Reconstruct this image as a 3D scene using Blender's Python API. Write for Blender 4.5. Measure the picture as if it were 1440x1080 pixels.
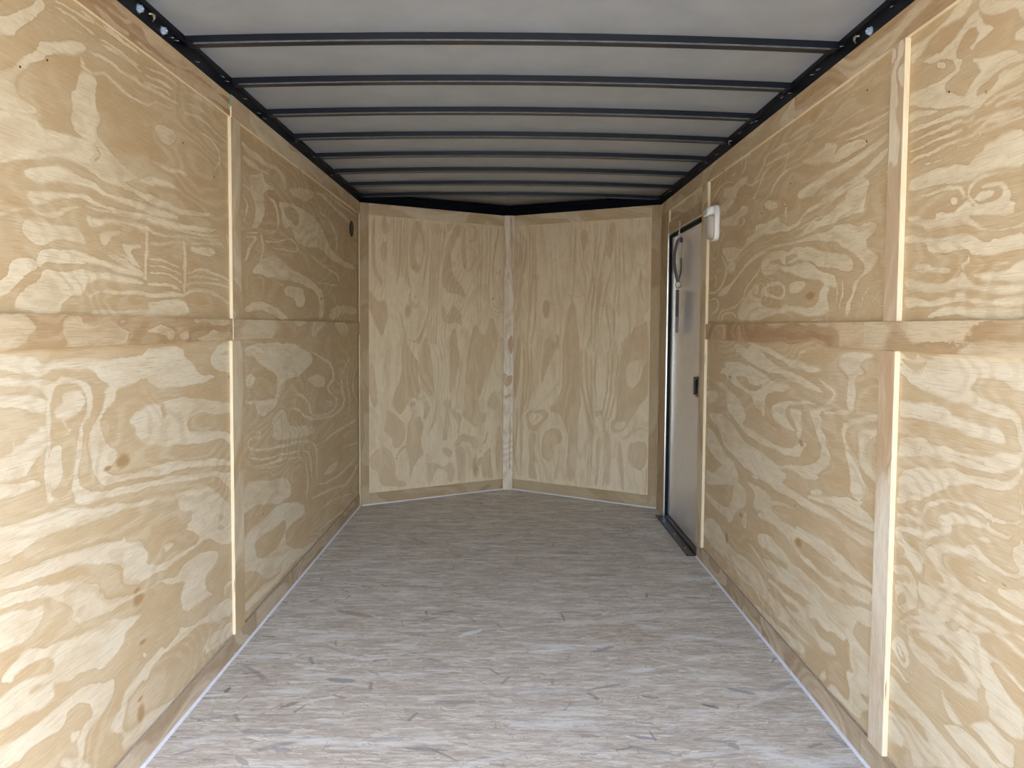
import bpy, bmesh, math, random
import numpy as np
from mathutils import Matrix, Vector
for o in list(bpy.data.objects): bpy.data.objects.remove(o)
SC = bpy.context.scene
COL = SC.collection
PI = math.pi

# ------------------------------------------------------------------ camera
CZ = 1.2317
cam_d = bpy.data.cameras.new('camera')
cam_d.sensor_width = 36.0
cam_d.lens = 36.0 * 1070.0 / 1440.0
cam_d.shift_y = -26.42 / 1440.0
cam_d.clip_start = 0.02
cam = bpy.data.objects.new('camera', cam_d)
COL.objects.link(cam)
def cam_dir(x, y, z):
    c, s = math.cos(0.0073), math.sin(0.0073); x, z = c*x - s*z, s*x + c*z
    c, s = math.cos(0.0499), math.sin(0.0499); y, z = c*y + s*z, -s*y + c*z
    c, s = math.cos(-0.0043), math.sin(-0.0043); x, y = c*x - s*y, s*x + c*y
    return Vector((x, y, z))
def make_cam():
    # pitch sign: the camera looks slightly down
    r, f, u = cam_dir(1, 0, 0), cam_dir(0, 1, 0), cam_dir(0, 0, 1)
    m = Matrix((r, u, -f)).transposed().to_4x4()
    m.translation = Vector((-0.0043, 0, CZ))
    cam.matrix_world = m
make_cam()
SC.camera = cam

# ------------------------------------------------------------------ light
world = bpy.data.worlds.new('daylight'); SC.world = world
world.use_nodes = True
wn = world.node_tree; wn.nodes.clear()
w_out = wn.nodes.new('ShaderNodeOutputWorld'); w_bg = wn.nodes.new('ShaderNodeBackground')
w_sky = wn.nodes.new('ShaderNodeTexSky'); w_sky.sky_type = 'NISHITA'
w_sky.sun_disc = False
SUN_EL, SUN_AZ = 62.0, 138.0      # degrees; azimuth from +Y towards +X: behind the viewer, to the right
w_sky.sun_elevation = math.radians(SUN_EL); w_sky.sun_rotation = math.radians(SUN_AZ)
w_sky.dust_density = 2.5; w_sky.air_density = 1.0; w_sky.ozone_density = 1.0
w_bg.inputs['Strength'].default_value = 0.50
wn.links.new(w_sky.outputs[0], w_bg.inputs[0]); wn.links.new(w_bg.outputs[0], w_out.inputs[0])
sun_d = bpy.data.lights.new('sun', 'SUN'); sun_d.energy = 3.6; sun_d.angle = 0.0093; sun_d.color = (1, .985, .965)
sun = bpy.data.objects.new('sun', sun_d); COL.objects.link(sun)
# high behind the viewer: it strikes the floor just inside the open rear, nearer than the view begins
_e, _a = math.radians(SUN_EL), math.radians(SUN_AZ)
sun.rotation_euler = Vector((math.sin(_a)*math.cos(_e), math.cos(_a)*math.cos(_e), math.sin(_e))).to_track_quat('Z', 'Y').to_euler()
SC.view_settings.view_transform = 'Standard'; SC.view_settings.look = 'None'
SC.view_settings.gamma = 1.0; SC.view_settings.use_curve_mapping = False
SC.view_settings.exposure = 1.74

# ------------------------------------------------------------------ dimensions
X0, X1 = -1.027, 1.027          # wall panel faces (the strips stand 12 mm proud)
YR, YC, YN = 0.0, 5.17, 5.77   # open rear, nose corners, nose apex
XA = -0.006                     # nose apex
H = 2.063                       # top of the plywood
TS = 0.012                      # strip thickness

# ------------------------------------------------------------------ helpers
def tag(o, label=None, cat=None, group=None, kind=None):
    if label: o['label'] = label
    if cat: o['category'] = cat
    if group: o['group'] = group
    if kind: o['kind'] = kind
    return o
def empty(name, loc):
    o = bpy.data.objects.new(name, None); COL.objects.link(o); o.location = loc; o.empty_display_size = .05
    return o
def link(name, me, mats, parent=None, origin=None):
    """vertices are given in world space; the origin moves to the thing's base"""
    if origin is not None:
        me.transform(Matrix.Translation(-Vector(origin)))
    o = bpy.data.objects.new(name, me); COL.objects.link(o)
    for m in (mats if isinstance(mats, (list, tuple)) else [mats]): me.materials.append(m)
    base = Vector(origin) if origin is not None else Vector((0, 0, 0))
    if parent is not None:
        o.parent = parent
        base = base - world_loc(parent)
    o.location = base
    return o
def world_loc(o):
    v = Vector(o.location)
    while o.parent: o = o.parent; v += Vector(o.location)
    return v
def bm_obj(name, bm, mats, parent=None, origin=None, smooth=False):
    bmesh.ops.recalc_face_normals(bm, faces=bm.faces)
    me = bpy.data.meshes.new(name); bm.to_mesh(me); bm.free()
    if smooth:
        for p in me.polygons: p.use_smooth = True
    return link(name, me, mats, parent, origin)
def add_box(bm, x0, x1, y0, y1, z0, z1, bev=0.0, seg=2):
    t = bmesh.new()
    vs = [t.verts.new(p) for p in [(x0,y0,z0),(x1,y0,z0),(x1,y1,z0),(x0,y1,z0),(x0,y0,z1),(x1,y0,z1),(x1,y1,z1),(x0,y1,z1)]]
    for f in [(0,3,2,1),(4,5,6,7),(0,1,5,4),(1,2,6,5),(2,3,7,6),(3,0,4,7)]: t.faces.new([vs[i] for i in f])
    if bev > 0: bmesh.ops.bevel(t, geom=list(t.edges), offset=bev, segments=seg, affect='EDGES', profile=.5)
    merge(bm, t)
def merge(bm, t, mat=None):
    if mat is not None: bmesh.ops.transform(t, matrix=mat, verts=t.verts)
    mp = {}
    for v in t.verts: mp[v] = bm.verts.new(v.co)
    for f in t.faces:
        try:
            nf = bm.faces.new([mp[v] for v in f.verts]); nf.material_index = f.material_index; nf.smooth = f.smooth
        except ValueError: pass
    t.free()
def add_prism(bm, poly, axis_pts):
    """sweep a closed 2-D polygon (list of offset vectors) through frames: axis_pts = [(origin, ex, ey), ...]"""
    rings = []
    for o, ex, ey in axis_pts:
        rings.append([bm.verts.new(Vector(o) + Vector(ex)*p[0] + Vector(ey)*p[1]) for p in poly])
    n = len(poly)
    for a, b in zip(rings[:-1], rings[1:]):
        for i in range(n): bm.faces.new([a[i], a[(i+1) % n], b[(i+1) % n], b[i]])
    bm.faces.new(rings[0][::-1]); bm.faces.new(rings[-1])
def add_tube(bm, pts, r, n=8, closed=False):
    pts = [Vector(p) for p in pts]; m = len(pts); rings = []
    up = None
    for i in range(m):
        if closed: t = (pts[(i+1) % m] - pts[(i-1) % m]).normalized()
        else: t = (pts[min(i+1, m-1)] - pts[max(i-1, 0)]).normalized()
        if up is None:
            up = t.orthogonal().normalized()
        up = (up - t*up.dot(t)).normalized()
        w = t.cross(up)
        rr = r[i] if isinstance(r, (list, tuple)) else r
        rings.append([bm.verts.new(pts[i] + (up*math.cos(2*PI*k/n) + w*math.sin(2*PI*k/n))*rr) for k in range(n)])
    rng = range(m) if closed else range(m-1)
    for i in rng:
        a, b = rings[i], rings[(i+1) % m]
        for k in range(n):
            f = bm.faces.new([a[k], a[(k+1) % n], b[(k+1) % n], b[k]]); f.smooth = True
    if not closed:
        bm.faces.new(rings[0][::-1]); bm.faces.new(rings[-1])

# ------------------------------------------------------------------ value noise for the veneer figure
def _hash(ix, iy, seed):
    n = (ix.astype(np.int64)*374761393 + iy.astype(np.int64)*668265263 + seed*1442695041) & 0xffffffff
    n = ((n ^ (n >> 13))*1274126177) & 0xffffffff
    n = n ^ (n >> 16)
    return (n & 0xffffff)/float(0xffffff)*2 - 1
def vnoise(x, y, seed):
    ix, iy = np.floor(x), np.floor(y); fx, fy = x-ix, y-iy
    fx = fx*fx*fx*(fx*(fx*6-15)+10); fy = fy*fy*fy*(fy*(fy*6-15)+10)
    a = _hash(ix, iy, seed); b = _hash(ix+1, iy, seed); c = _hash(ix, iy+1, seed); d = _hash(ix+1, iy+1, seed)
    return (a*(1-fx)+b*fx)*(1-fy) + (c*(1-fx)+d*fx)*fy
def fbm(x, y, seed, o=3):
    s = 0; a = 1; t = 0
    for k in range(o):
        s = s + a*vnoise(x, y, seed+k*17); t += a; a *= .5; x = x*2.03+5.1; y = y*2.03+1.7
    return s/t
def figure(u, v, seed, dens=1.0, swirl=1.0):
    """rotary cut pine: contours of a slowly varying surface, stretched along the grain; >0 is dark latewood"""
    wu = u + .10*fbm(u*2.2, v*2.6, seed+3, 2)*swirl
    wv = v + .05*fbm(u*2.5+9, v*3, seed+5, 2)*swirl
    h = fbm(wu*.9, wv*2.3, seed, 3)*2.6*swirl*dens + wv*2.6*dens + .22*fbm(wu*4, wv*9, seed+9, 2)
    return np.sin(2*PI*h) - .05
def growth(u, v, seed, dens=1.0, swirl=1.0):
    wu = u + .10*fbm(u*2.2, v*2.6, seed+3, 2)*swirl
    wv = v + .05*fbm(u*2.5+9, v*3, seed+5, 2)*swirl
    return fbm(wu*.9, wv*2.3, seed, 3)*2.6*swirl*dens + wv*2.6*dens + .10*fbm(wu*4, wv*9, seed+9, 2)
def figure_mixed(u, v, seed, ops, dens, swirl, base_light=False, swap=False):
    """the veneer figure: free noise, or outlines of the pale (L) and dark (D) grain of this very sheet"""
    base = np.clip(figure(u, v, seed, dens, swirl), -1, 1)
    stain = np.zeros_like(base)
    if not ops: return base*2.0, stain
    E = 20.0
    shp = u.shape
    U = (u + .014*fbm(u*9, v*26, seed+31, 4)).ravel()*1000; V = (v + .006*fbm(u*13, v*34, seed+37, 4)).ravel()*1000
    F = np.full(U.size, -E if base_light else E); S = stain.ravel()
    for k, flat in ops:
        q = np.array(flat, float).reshape(-1, 2)
        if k == 'S':
            c, r = (q[0], q[1]) if not swap else (q[0][::-1], q[1][::-1])
            r = np.maximum(r, 2.0)
            e = np.sqrt(((U-c[0])/r[0])**2 + ((V-c[1])/r[1])**2)
            np.maximum(S, np.clip(1.35-e, 0, 1), out=S); continue
        if swap: q = q[:, ::-1]
        for _ in range(1 if len(q) > 9 else 2):   # round the corners
            r_ = np.roll(q, -1, 0); q = np.stack([q*.78+r_*.22, q*.22+r_*.78], 1).reshape(-1, 2)
        lo, hi = q.min(0)-E, q.max(0)+E
        m = np.nonzero((U > lo[0]) & (U < hi[0]) & (V > lo[1]) & (V < hi[1]))[0]
        if m.size == 0: continue
        x, y = U[m], V[m]; d2 = np.full(m.size, 1e12); ins = np.zeros(m.size, bool)
        for a, b in zip(q, np.roll(q, -1, 0)):
            ex, ey = b-a; L2 = ex*ex+ey*ey+1e-9
            t = np.clip(((x-a[0])*ex+(y-a[1])*ey)/L2, 0, 1)
            d2 = np.minimum(d2, (x-a[0]-t*ex)**2 + (y-a[1]-t*ey)**2)
            if ey != 0: ins ^= ((a[1] > y) != (b[1] > y)) & (x < (y-a[1])*ex/ey + a[0])
        sd = np.where(ins, 1, -1)*np.sqrt(d2); sd = np.clip(sd, -E, E)
        F[m] = np.minimum(F[m], -sd) if k == 'L' else np.maximum(F[m], sd)
    f = (F/7.0).reshape(shp) + .28*base
    if not swap and dens == 1.0: # nearer than the view reaches the outlines end: free figure there
        w = np.clip((u-1.40)/.08, 0, 1); f = f*w + base*2*(1-w)
    return f, stain

# ------------------------------------------------------------------ materials
def new_mat(name):
    m = bpy.data.materials.new(name); m.use_nodes = True
    nt = m.node_tree; b = nt.nodes['Principled BSDF']
    return m, nt, b
def N(nt, kind, **kw):
    n = nt.nodes.new(kind)
    for k, v in kw.items(): setattr(n, k, v)
    return n
def math_(nt, op, a, b=None, c=None, clamp=False):
    n = nt.nodes.new('ShaderNodeMath'); n.operation = op; n.use_clamp = clamp
    for i, v in enumerate((a, b, c)):
        if v is None: continue
        if isinstance(v, (int, float)): n.inputs[i].default_value = v
        else: nt.links.new(v, n.inputs[i])
    return n.outputs[0]
def mix_(nt, fac, a, b, blend='MIX'):
    n = nt.nodes.new('ShaderNodeMix'); n.data_type = 'RGBA'; n.blend_type = blend
    for sock, v in ((n.inputs[0], fac), (n.inputs[6], a), (n.inputs[7], b)):
        if isinstance(v, (int, float)): sock.default_value = v
        elif isinstance(v, tuple): sock.default_value = (*v, 1) if len(v) == 3 else v
        else: nt.links.new(v, sock)
    return n.outputs[2]
def noise_(nt, vec, scale, detail=2, rough=.5, dist=0, kind='3D', w=0):
    n = nt.nodes.new('ShaderNodeTexNoise'); n.inputs['Scale'].default_value = scale
    n.inputs['Detail'].default_value = detail; n.inputs['Roughness'].default_value = rough
    n.inputs['Distortion'].default_value = dist
    nt.links.new(vec, n.inputs['Vector']); return n.outputs['Fac']
def mapping_(nt, vec, scale=(1,1,1), rot=(0,0,0), loc=(0,0,0)):
    n = nt.nodes.new('ShaderNodeMapping'); n.inputs['Scale'].default_value = scale
    n.inputs['Rotation'].default_value = rot; n.inputs['Location'].default_value = loc
    nt.links.new(vec, n.inputs['Vector']); return n.outputs[0]
def smooth_(nt, v, lo, hi, a=0., b=1.):
    n = nt.nodes.new('ShaderNodeMapRange'); n.interpolation_type = 'SMOOTHSTEP'
    n.inputs[1].default_value = lo; n.inputs[2].default_value = hi
    n.inputs[3].default_value = a; n.inputs[4].default_value = b
    nt.links.new(v, n.inputs[0]); return n.outputs[0]

def plywood(name, light, dark, deep, seed=0.0, jag=.5, rings=3.0, ring_mix=.30, fade=(.10, .95), amount=.94):
    m, nt, b = new_mat(name)
    uv = N(nt, 'ShaderNodeUVMap', uv_map='grain').outputs[0]
    uv = mapping_(nt, uv, loc=(seed, seed*.7, seed*.3))
    fig = N(nt, 'ShaderNodeAttribute', attribute_name='figure').outputs['Fac']
    # torn edge of the latewood: fine along-grain raggedness
    jg = noise_(nt, mapping_(nt, uv, (34, 120, 1)), 1, 5, .7)
    jg2 = noise_(nt, mapping_(nt, uv, (10, 30, 1), loc=(3, 1, 0)), 1, 3, .55)
    j = math_(nt, 'ADD', math_(nt, 'MULTIPLY', math_(nt, 'SUBTRACT', jg, .5), jag*3.2),
              math_(nt, 'MULTIPLY', math_(nt, 'SUBTRACT', jg2, .5), jag*1.5))
    s = math_(nt, 'ADD', fig, j)
    # the edge is crisp in places and fades in others
    crisp = smooth_(nt, noise_(nt, mapping_(nt, uv, (3.5, 11, 1), loc=(5, 9, 0)), 1, 2, .5), .36, .60, *fade)
    mask = smooth_(nt, math_(nt, 'DIVIDE', s, crisp), -1, 1)
    # inside the dark the tone drifts, and there is a browner line along the rim
    drift = noise_(nt, mapping_(nt, uv, (3.2, 8, 1), loc=(7, 2, 0)), 1, 5, .65)
    rim = math_(nt, 'MULTIPLY', smooth_(nt, s, -.05, .16), smooth_(nt, s, .16, .9, 1, 0))
    dk = mix_(nt, smooth_(nt, drift, .36, .66), dark, deep)
    dk = mix_(nt, math_(nt, 'MULTIPLY', rim, .38), dk, tuple(c*.82 for c in deep))
    cloud = noise_(nt, mapping_(nt, uv, (3, 10, 1), loc=(1, 8, 0)), 1, 6, .68)
    lt = mix_(nt, smooth_(nt, cloud, .40, .68), light, tuple(a*.45+d*.55 for a, d in zip(light, dark)))
    col = mix_(nt, math_(nt, 'MULTIPLY', mask, amount), lt, dk)
    # faint growth lines following the figure
    gr = N(nt, 'ShaderNodeAttribute', attribute_name='growth').outputs['Fac']
    gl = math_(nt, 'SINE', math_(nt, 'ADD', math_(nt, 'MULTIPLY', gr, 2*PI*rings), math_(nt, 'ADD', math_(nt, 'MULTIPLY', fig, .8), math_(nt, 'MULTIPLY', jg2, 5.0))))
    zone = noise_(nt, mapping_(nt, uv, (1.6, 4, 1), loc=(6, 6, 0)), 1, 3, .55)
    glm = math_(nt, 'MULTIPLY', smooth_(nt, gl, -.1, .9), smooth_(nt, zone, .36, .58))
    col = mix_(nt, math_(nt, 'MULTIPLY', glm, ring_mix), col, tuple(c*.95 for c in deep))
    gl2 = math_(nt, 'MULTIPLY', smooth_(nt, gl, -.1, -.9), smooth_(nt, zone, .36, .58))
    col = mix_(nt, math_(nt, 'MULTIPLY', gl2, ring_mix*.8), col, light)
    # fibres and lathe checks
    fib = noise_(nt, mapping_(nt, uv, (11, 380, 1)), 1, 4, .65)
    col = mix_(nt, smooth_(nt, fib, .50, .74, 0, .50), col, tuple(c*.60 for c in deep))
    fib2 = noise_(nt, mapping_(nt, uv, (16, 230, 1), loc=(4, 4, 0)), 1, 3, .6)
    col = mix_(nt, smooth_(nt, fib2, .54, .78, 0, .30), col, tuple(min(1, c*1.16) for c in light))
    mot = noise_(nt, mapping_(nt, uv, (30, 60, 1), loc=(2, 7, 0)), 1, 4, .7)
    col = mix_(nt, smooth_(nt, mot, .50, .70, 0, .22), col, deep)
    # stains of resin, a few
    st = noise_(nt, mapping_(nt, uv, (3.1, 6.0, 1), loc=(11, 5, 0)), 1, 1, .4)
    col = mix_(nt, smooth_(nt, st, .745, .81, 0, .5), col, (.44, .27, .12))
    sa = N(nt, 'ShaderNodeAttribute', attribute_name='stain').outputs['Fac']
    sj = math_(nt, 'ADD', sa, math_(nt, 'MULTIPLY', math_(nt, 'SUBTRACT', jg, .5), .7))
    col = mix_(nt, smooth_(nt, sj, .10, .85, 0, .78), col, (.40, .235, .095))
    nt.links.new(col, b.inputs['Base Color'])
    b.inputs['Roughness'].default_value = .62
    b.inputs['Specular IOR Level'].default_value = .28
    bp = N(nt, 'ShaderNodeBump'); bp.inputs['Strength'].default_value = .25; bp.inputs['Distance'].default_value = .0012
    nt.links.new(fib, bp.inputs['Height']); nt.links.new(bp.outputs[0], b.inputs['Normal'])
    return m
LT, DK, DP = (.775, .675, .49), (.585, .455, .28), (.535, .375, .205)
M_side = plywood('pine_plywood_side', LT, DK, DP, 0)
M_side2 = plywood('pine_plywood_side_pale', (.79, .71, .55), (.63, .505, .325), (.575, .425, .245), 4.2)
M_front = plywood('pine_plywood_front', (.82, .70, .51), (.68, .53, .345), (.61, .455, .275), 9.1, .35, 3.5, .30, (.25, 1.5), .85)
M_strip = plywood('pine_strip', (.70, .585, .40), (.50, .355, .205), (.44, .295, .155), 14.0, .5)
M_strip2 = plywood('pine_strip_pale', (.73, .635, .46), (.60, .46, .29), (.55, .41, .24), 19.0, .5)
M_rust = plywood('pine_strip_rusty', (.68, .535, .345), (.46, .305, .175), (.41, .25, .13), 37.0, .5)
M_pale = plywood('pine_strip_cream', (.84, .77, .64), (.62, .46, .29), (.54, .37, .22), 41.0, .4)
M_pale2 = plywood('pine_strip_half_cream', (.80, .71, .55), (.60, .46, .30), (.56, .40, .25), 43.0, .4)
M_base = plywood('pine_strip_floor', (.64, .54, .40), (.475, .365, .245), (.41, .30, .19), 31.0, .4, 4.0, .5)
M_strip3 = plywood('pine_strip_brown', (.52, .41, .265), (.46, .345, .205), (.42, .295, .165), 23.0, .4)
def ply_edge():
    m, nt, b = new_mat('plywood_edge')
    uv = N(nt, 'ShaderNodeUVMap', uv_map='grain').outputs[0]
    sep = N(nt, 'ShaderNodeSeparateXYZ'); nt.links.new(uv, sep.inputs[0])
    t = math_(nt, 'FRACT', math_(nt, 'MULTIPLY', sep.outputs[1], 1/.0042))
    band = smooth_(nt, math_(nt, 'ABSOLUTE', math_(nt, 'SUBTRACT', t, .5)), .36, .46)
    nz = noise_(nt, mapping_(nt, uv, (9, 60, 1)), 1, 3, .6)
    c = mix_(nt, smooth_(nt, nz, .3, .7), (.86, .77, .57), (.80, .67, .44))
    c = mix_(nt, math_(nt, 'MULTIPLY', band, .65), c, (.45, .30, .16))
    gap = noise_(nt, mapping_(nt, uv, (7, 130, 1), loc=(2, 2, 0)), 1, 1, .5)
    c = mix_(nt, smooth_(nt, gap, .74, .80), c, (.10, .06, .03))
    nt.links.new(c, b.inputs['Base Color']); b.inputs['Roughness'].default_value = .75
    return m
M_edge = ply_edge()
def flat(name, col, rough=.5, metal=0., spec=.5, bump=0., bscale=60, vary=0.):
    m, nt, b = new_mat(name)
    b.inputs['Roughness'].default_value = rough; b.inputs['Metallic'].default_value = metal
    b.inputs['Specular IOR Level'].default_value = spec
    tc = N(nt, 'ShaderNodeTexCoord').outputs['Object']
    nz = noise_(nt, tc, bscale, 3, .55)
    c = mix_(nt, smooth_(nt, nz, .3, .7), tuple(max(0, x*(1-vary)) for x in col), tuple(min(1, x*(1+vary)) for x in col))
    nt.links.new(c, b.inputs['Base Color'])
    if bump:
        bp = N(nt, 'ShaderNodeBump'); bp.inputs['Strength'].default_value = bump; bp.inputs['Distance'].default_value = .001
        nt.links.new(nz, bp.inputs['Height']); nt.links.new(bp.outputs[0], b.inputs['Normal'])
    return m
M_edge_dim = flat('dusty_plywood_edge', (.40, .335, .27), .8, 0, .3, .3, 120, .15)
M_black = flat('black_enamel_steel', (.0035, .0045, .009), .38, 0, .14, 0, 40, .2)
M_bow = flat('black_painted_bow', (.006, .009, .016), .32, 0, .38, 0, 50, .1)
M_highlight = flat('bow_edge_highlight', (.14, .155, .17), .38, .3, .5, 0, 30, .2)  # pale grey standing in for light caught on the bow edges
M_roof = flat('grey_roof_sheet', (.385, .42, .458), .42, .25, .5, .06, 6, .05)
M_skin = flat('outer_aluminium_skin', (.05, .05, .055), .4, 0, .5)
M_door = flat('door_panel_aluminium', (.76, .755, .77), .24, .45, .5, .0, 12, .03)
M_seal = flat('black_rubber', (.006, .007, .009), .55, 0, .18)
M_alu = flat('bright_aluminium', (.80, .81, .82), .28, 1.0, .5, .05, 40, .05)
M_zinc = flat('zinc_plated_steel', (.72, .76, .84), .32, 1.0, .5, .1, 90, .1)
M_zincp = flat('zinc_cap_pale', (.46, .60, .80), .35, .35, .5, .1, 200, .15)
M_gold = flat('passivated_steel', (.55, .50, .36), .35, 1.0)
M_white = flat('white_bead', (.80, .82, .90), .5, 0, .5, .3, 120, .05)
M_plastic = flat('white_plastic', (.83, .83, .84), .35, 0, .5, 0, 10, .01)
M_lens = flat('frosted_lens', (.50, .46, .42), .30, 0, .6, .2, 160, .06)
M_dkplastic = flat('black_plastic', (.018, .018, .020), .4)
M_red = flat('red_plastic', (.42, .015, .04), .4)
M_purple = flat('purple_sleeve', (.045, .02, .10), .45)
M_strap = flat('grey_webbing', (.22, .22, .235), .8, 0, .2, .6, 400, .15)
M_teal = flat('teal_card', (.055, .095, .10), .35, 0, .5, 0, 60, .1)
M_card = flat('pale_card', (.32, .35, .42), .4, 0, .5, 0, 60, .05)
M_vent = flat('dark_vent', (.03, .03, .028), .5)
M_green = flat('green_paint', (.10, .33, .20), .7)
M_thresh = flat('black_threshold', (.030, .033, .040), .42, 0, .5, .1, 60, .25)
M_nail = flat('dark_nail', (.03, .02, .015), .6)
def osb():
    m, nt, b = new_mat('oriented_strand_board')
    tc = N(nt, 'ShaderNodeTexCoord').outputs['Object']
    sep0 = N(nt, 'ShaderNodeSeparateXYZ'); nt.links.new(tc, sep0.inputs[0])
    def strands(L, Wd, dens, seed, spread, bend=.7):
        """random strands: one elongated flake per voronoi cell, each turned its own way"""
        p = mapping_(nt, tc, (1, 1, 0), loc=(seed, seed*1.7, 0))
        wob = N(nt, 'ShaderNodeTexNoise'); wob.inputs['Scale'].default_value = 22; wob.inputs['Detail'].default_value = 3; nt.links.new(p, wob.inputs['Vector'])
        wv = N(nt, 'ShaderNodeVectorMath', operation='MULTIPLY_ADD'); nt.links.new(wob.outputs['Color'], wv.inputs[0])
        wv.inputs[1].default_value = (bend*.03, bend*.03, 0); nt.links.new(p, wv.inputs[2]); p = wv.outputs[0]
        ps = mapping_(nt, p, (1/L, 1/dens, 0))
        v = N(nt, 'ShaderNodeTexVoronoi', voronoi_dimensions='2D', feature='F1'); v.inputs['Scale'].default_value = 1
        v.inputs['Randomness'].default_value = 1
        nt.links.new(ps, v.inputs['Vector'])
        dv = N(nt, 'ShaderNodeVectorMath', operation='SUBTRACT'); nt.links.new(ps, dv.inputs[0]); nt.links.new(v.outputs['Position'], dv.inputs[1])
        dm = mapping_(nt, dv.outputs[0], (L, dens, 0))
        wn_ = N(nt, 'ShaderNodeTexWhiteNoise', noise_dimensions='2D'); nt.links.new(v.outputs['Position'], wn_.inputs['Vector'])
        cs = N(nt, 'ShaderNodeSeparateColor'); nt.links.new(wn_.outputs['Color'], cs.inputs[0])
        r1, r2, r3 = cs.outputs
        # mostly across the trailer, some at any angle
        a = math_(nt, 'SUBTRACT', r1, .5)
        a = math_(nt, 'MULTIPLY', math_(nt, 'MULTIPLY', math_(nt, 'MULTIPLY', a, a), a), spread*8)
        vr = N(nt, 'ShaderNodeVectorRotate', rotation_type='Z_AXIS'); nt.links.new(dm, vr.inputs['Vector']); nt.links.new(a, vr.inputs['Angle'])
        sp = N(nt, 'ShaderNodeSeparateXYZ'); nt.links.new(vr.outputs[0], sp.inputs[0])
        ex = math_(nt, 'DIVIDE', math_(nt, 'ABSOLUTE', sp.outputs[0]), L*.5)
        wdt = math_(nt, 'MULTIPLY_ADD', r2, Wd*.5, Wd*.15)
        ey = math_(nt, 'DIVIDE', math_(nt, 'ABSOLUTE', sp.outputs[1]), wdt)
        e = math_(nt, 'MAXIMUM', math_(nt, 'POWER', ex, 1.6), ey)
        mk = smooth_(nt, e, .82, 1.0, 1, 0)
        return mk, r1, r2, r3
    base = noise_(nt, mapping_(nt, tc, (9, 70, 1)), 1, 4, .6, .4)
    col = mix_(nt, smooth_(nt, base, .3, .7), (.60, .53, .45), (.76, .70, .62))
    big = noise_(nt, tc, 1.1, 2, .5)
    for L, Wd, dens, seed, spread, c1, c2, frac, op in (
            (.11, .020, .020, 0.3, .9, (.44, .36, .30), (.84, .80, .75), 1.0, .75),
            (.09, .014, .015, 5.1, 1.6, (.42, .34, .28), (.88, .85, .80), 1.0, .65),
            (.13, .022, .030, 8.7, .8, (.62, .54, .47), (.84, .79, .73), .7, .55),
            (.10, .009, .012, 41.3, .7, (.40, .33, .28), (.58, .50, .43), .8, .60),
            (.07, .010, .017, 47.9, 1.2, (.82, .79, .75), (.50, .43, .37), .8, .55),
            (.07, .005, .016, 12.2, 2.4, (.30, .23, .18), (.46, .37, .30), .45, .45),
            (.035, .003, .022, 17.9, 6.0, (.20, .15, .12), (.40, .31, .25), .30, .50),
            (.16, .024, .13, 21.4, .9, (.26, .25, .265), (.40, .385, .40), .20, .55),
            (.18, .022, .11, 27.7, .7, (.82, .83, .84), (.74, .74, .77), .25, .60),
            (.06, .012, .11, 33.3, 5.0, (.20, .17, .16), (.32, .28, .26), .16, .60)):
        mk, r1, r2, r3 = strands(L, Wd, dens, seed, spread)
        on = math_(nt, 'LESS_THAN', r3, frac)
        f = math_(nt, 'MULTIPLY', math_(nt, 'MULTIPLY', mk, on), op)
        c = mix_(nt, math_(nt, 'FRACT', math_(nt, 'MULTIPLY', r3, 7.31)), c1, c2)
        col = mix_(nt, f, col, c)
    fib = noise_(nt, mapping_(nt, tc, (30, 380, 1)), 1, 3, .6)
    col = mix_(nt, smooth_(nt, fib, .50, .74, 0, .45), col, (.30, .24, .19))
    bl = noise_(nt, mapping_(nt, tc, (5, 22, 1), loc=(3, 3, 0)), 1, 5, .65)
    col = mix_(nt, smooth_(nt, bl, .44, .66, 0, .50), col, (.42, .355, .31))
    b2 = noise_(nt, mapping_(nt, tc, (3, 12, 1), loc=(8, 5, 0)), 1, 5, .65)
    col = mix_(nt, smooth_(nt, b2, .50, .66, 0, .45), col, (.86, .85, .84))
    # hair-thin curved checks between the strands
    hv = mapping_(nt, tc, (7, 20, 1), loc=(1, 2, 0))
    hn = noise_(nt, hv, 1.6, 4, .6, 1.4)
    hl_ = smooth_(nt, math_(nt, 'ABSOLUTE', math_(nt, 'SUBTRACT', hn, .5)), .004, .014, 1, 0)
    hz = smooth_(nt, noise_(nt, tc, 9, 2, .5), .48, .60)
    col = mix_(nt, math_(nt, 'MULTIPLY', math_(nt, 'MULTIPLY', hl_, hz), .55), col, (.26, .19, .15))
    # single large flakes of a different tone
    fj = noise_(nt, tc, 70, 3, .6)
    def flake(cx, cy, hx, hy, ang, c, op):
        p = mapping_(nt, tc, (1, 1, 0), loc=(-cx, -cy, 0))
        vr = N(nt, 'ShaderNodeVectorRotate', rotation_type='Z_AXIS'); nt.links.new(p, vr.inputs['Vector']); vr.inputs['Angle'].default_value = -ang
        sp = N(nt, 'ShaderNodeSeparateXYZ'); nt.links.new(vr.outputs[0], sp.inputs[0])
        ex = math_(nt, 'POWER', math_(nt, 'ABSOLUTE', math_(nt, 'DIVIDE', sp.outputs[0], hx)), 2.5)
        ey = math_(nt, 'ABSOLUTE', math_(nt, 'DIVIDE', sp.outputs[1], hy))
        e = math_(nt, 'ADD', math_(nt, 'ADD', ex, ey), math_(nt, 'MULTIPLY', math_(nt, 'SUBTRACT', fj, .5), 1.6))
        return mix_(nt, smooth_(nt, e, .8, 1.05, op, 0), col, c)
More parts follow.
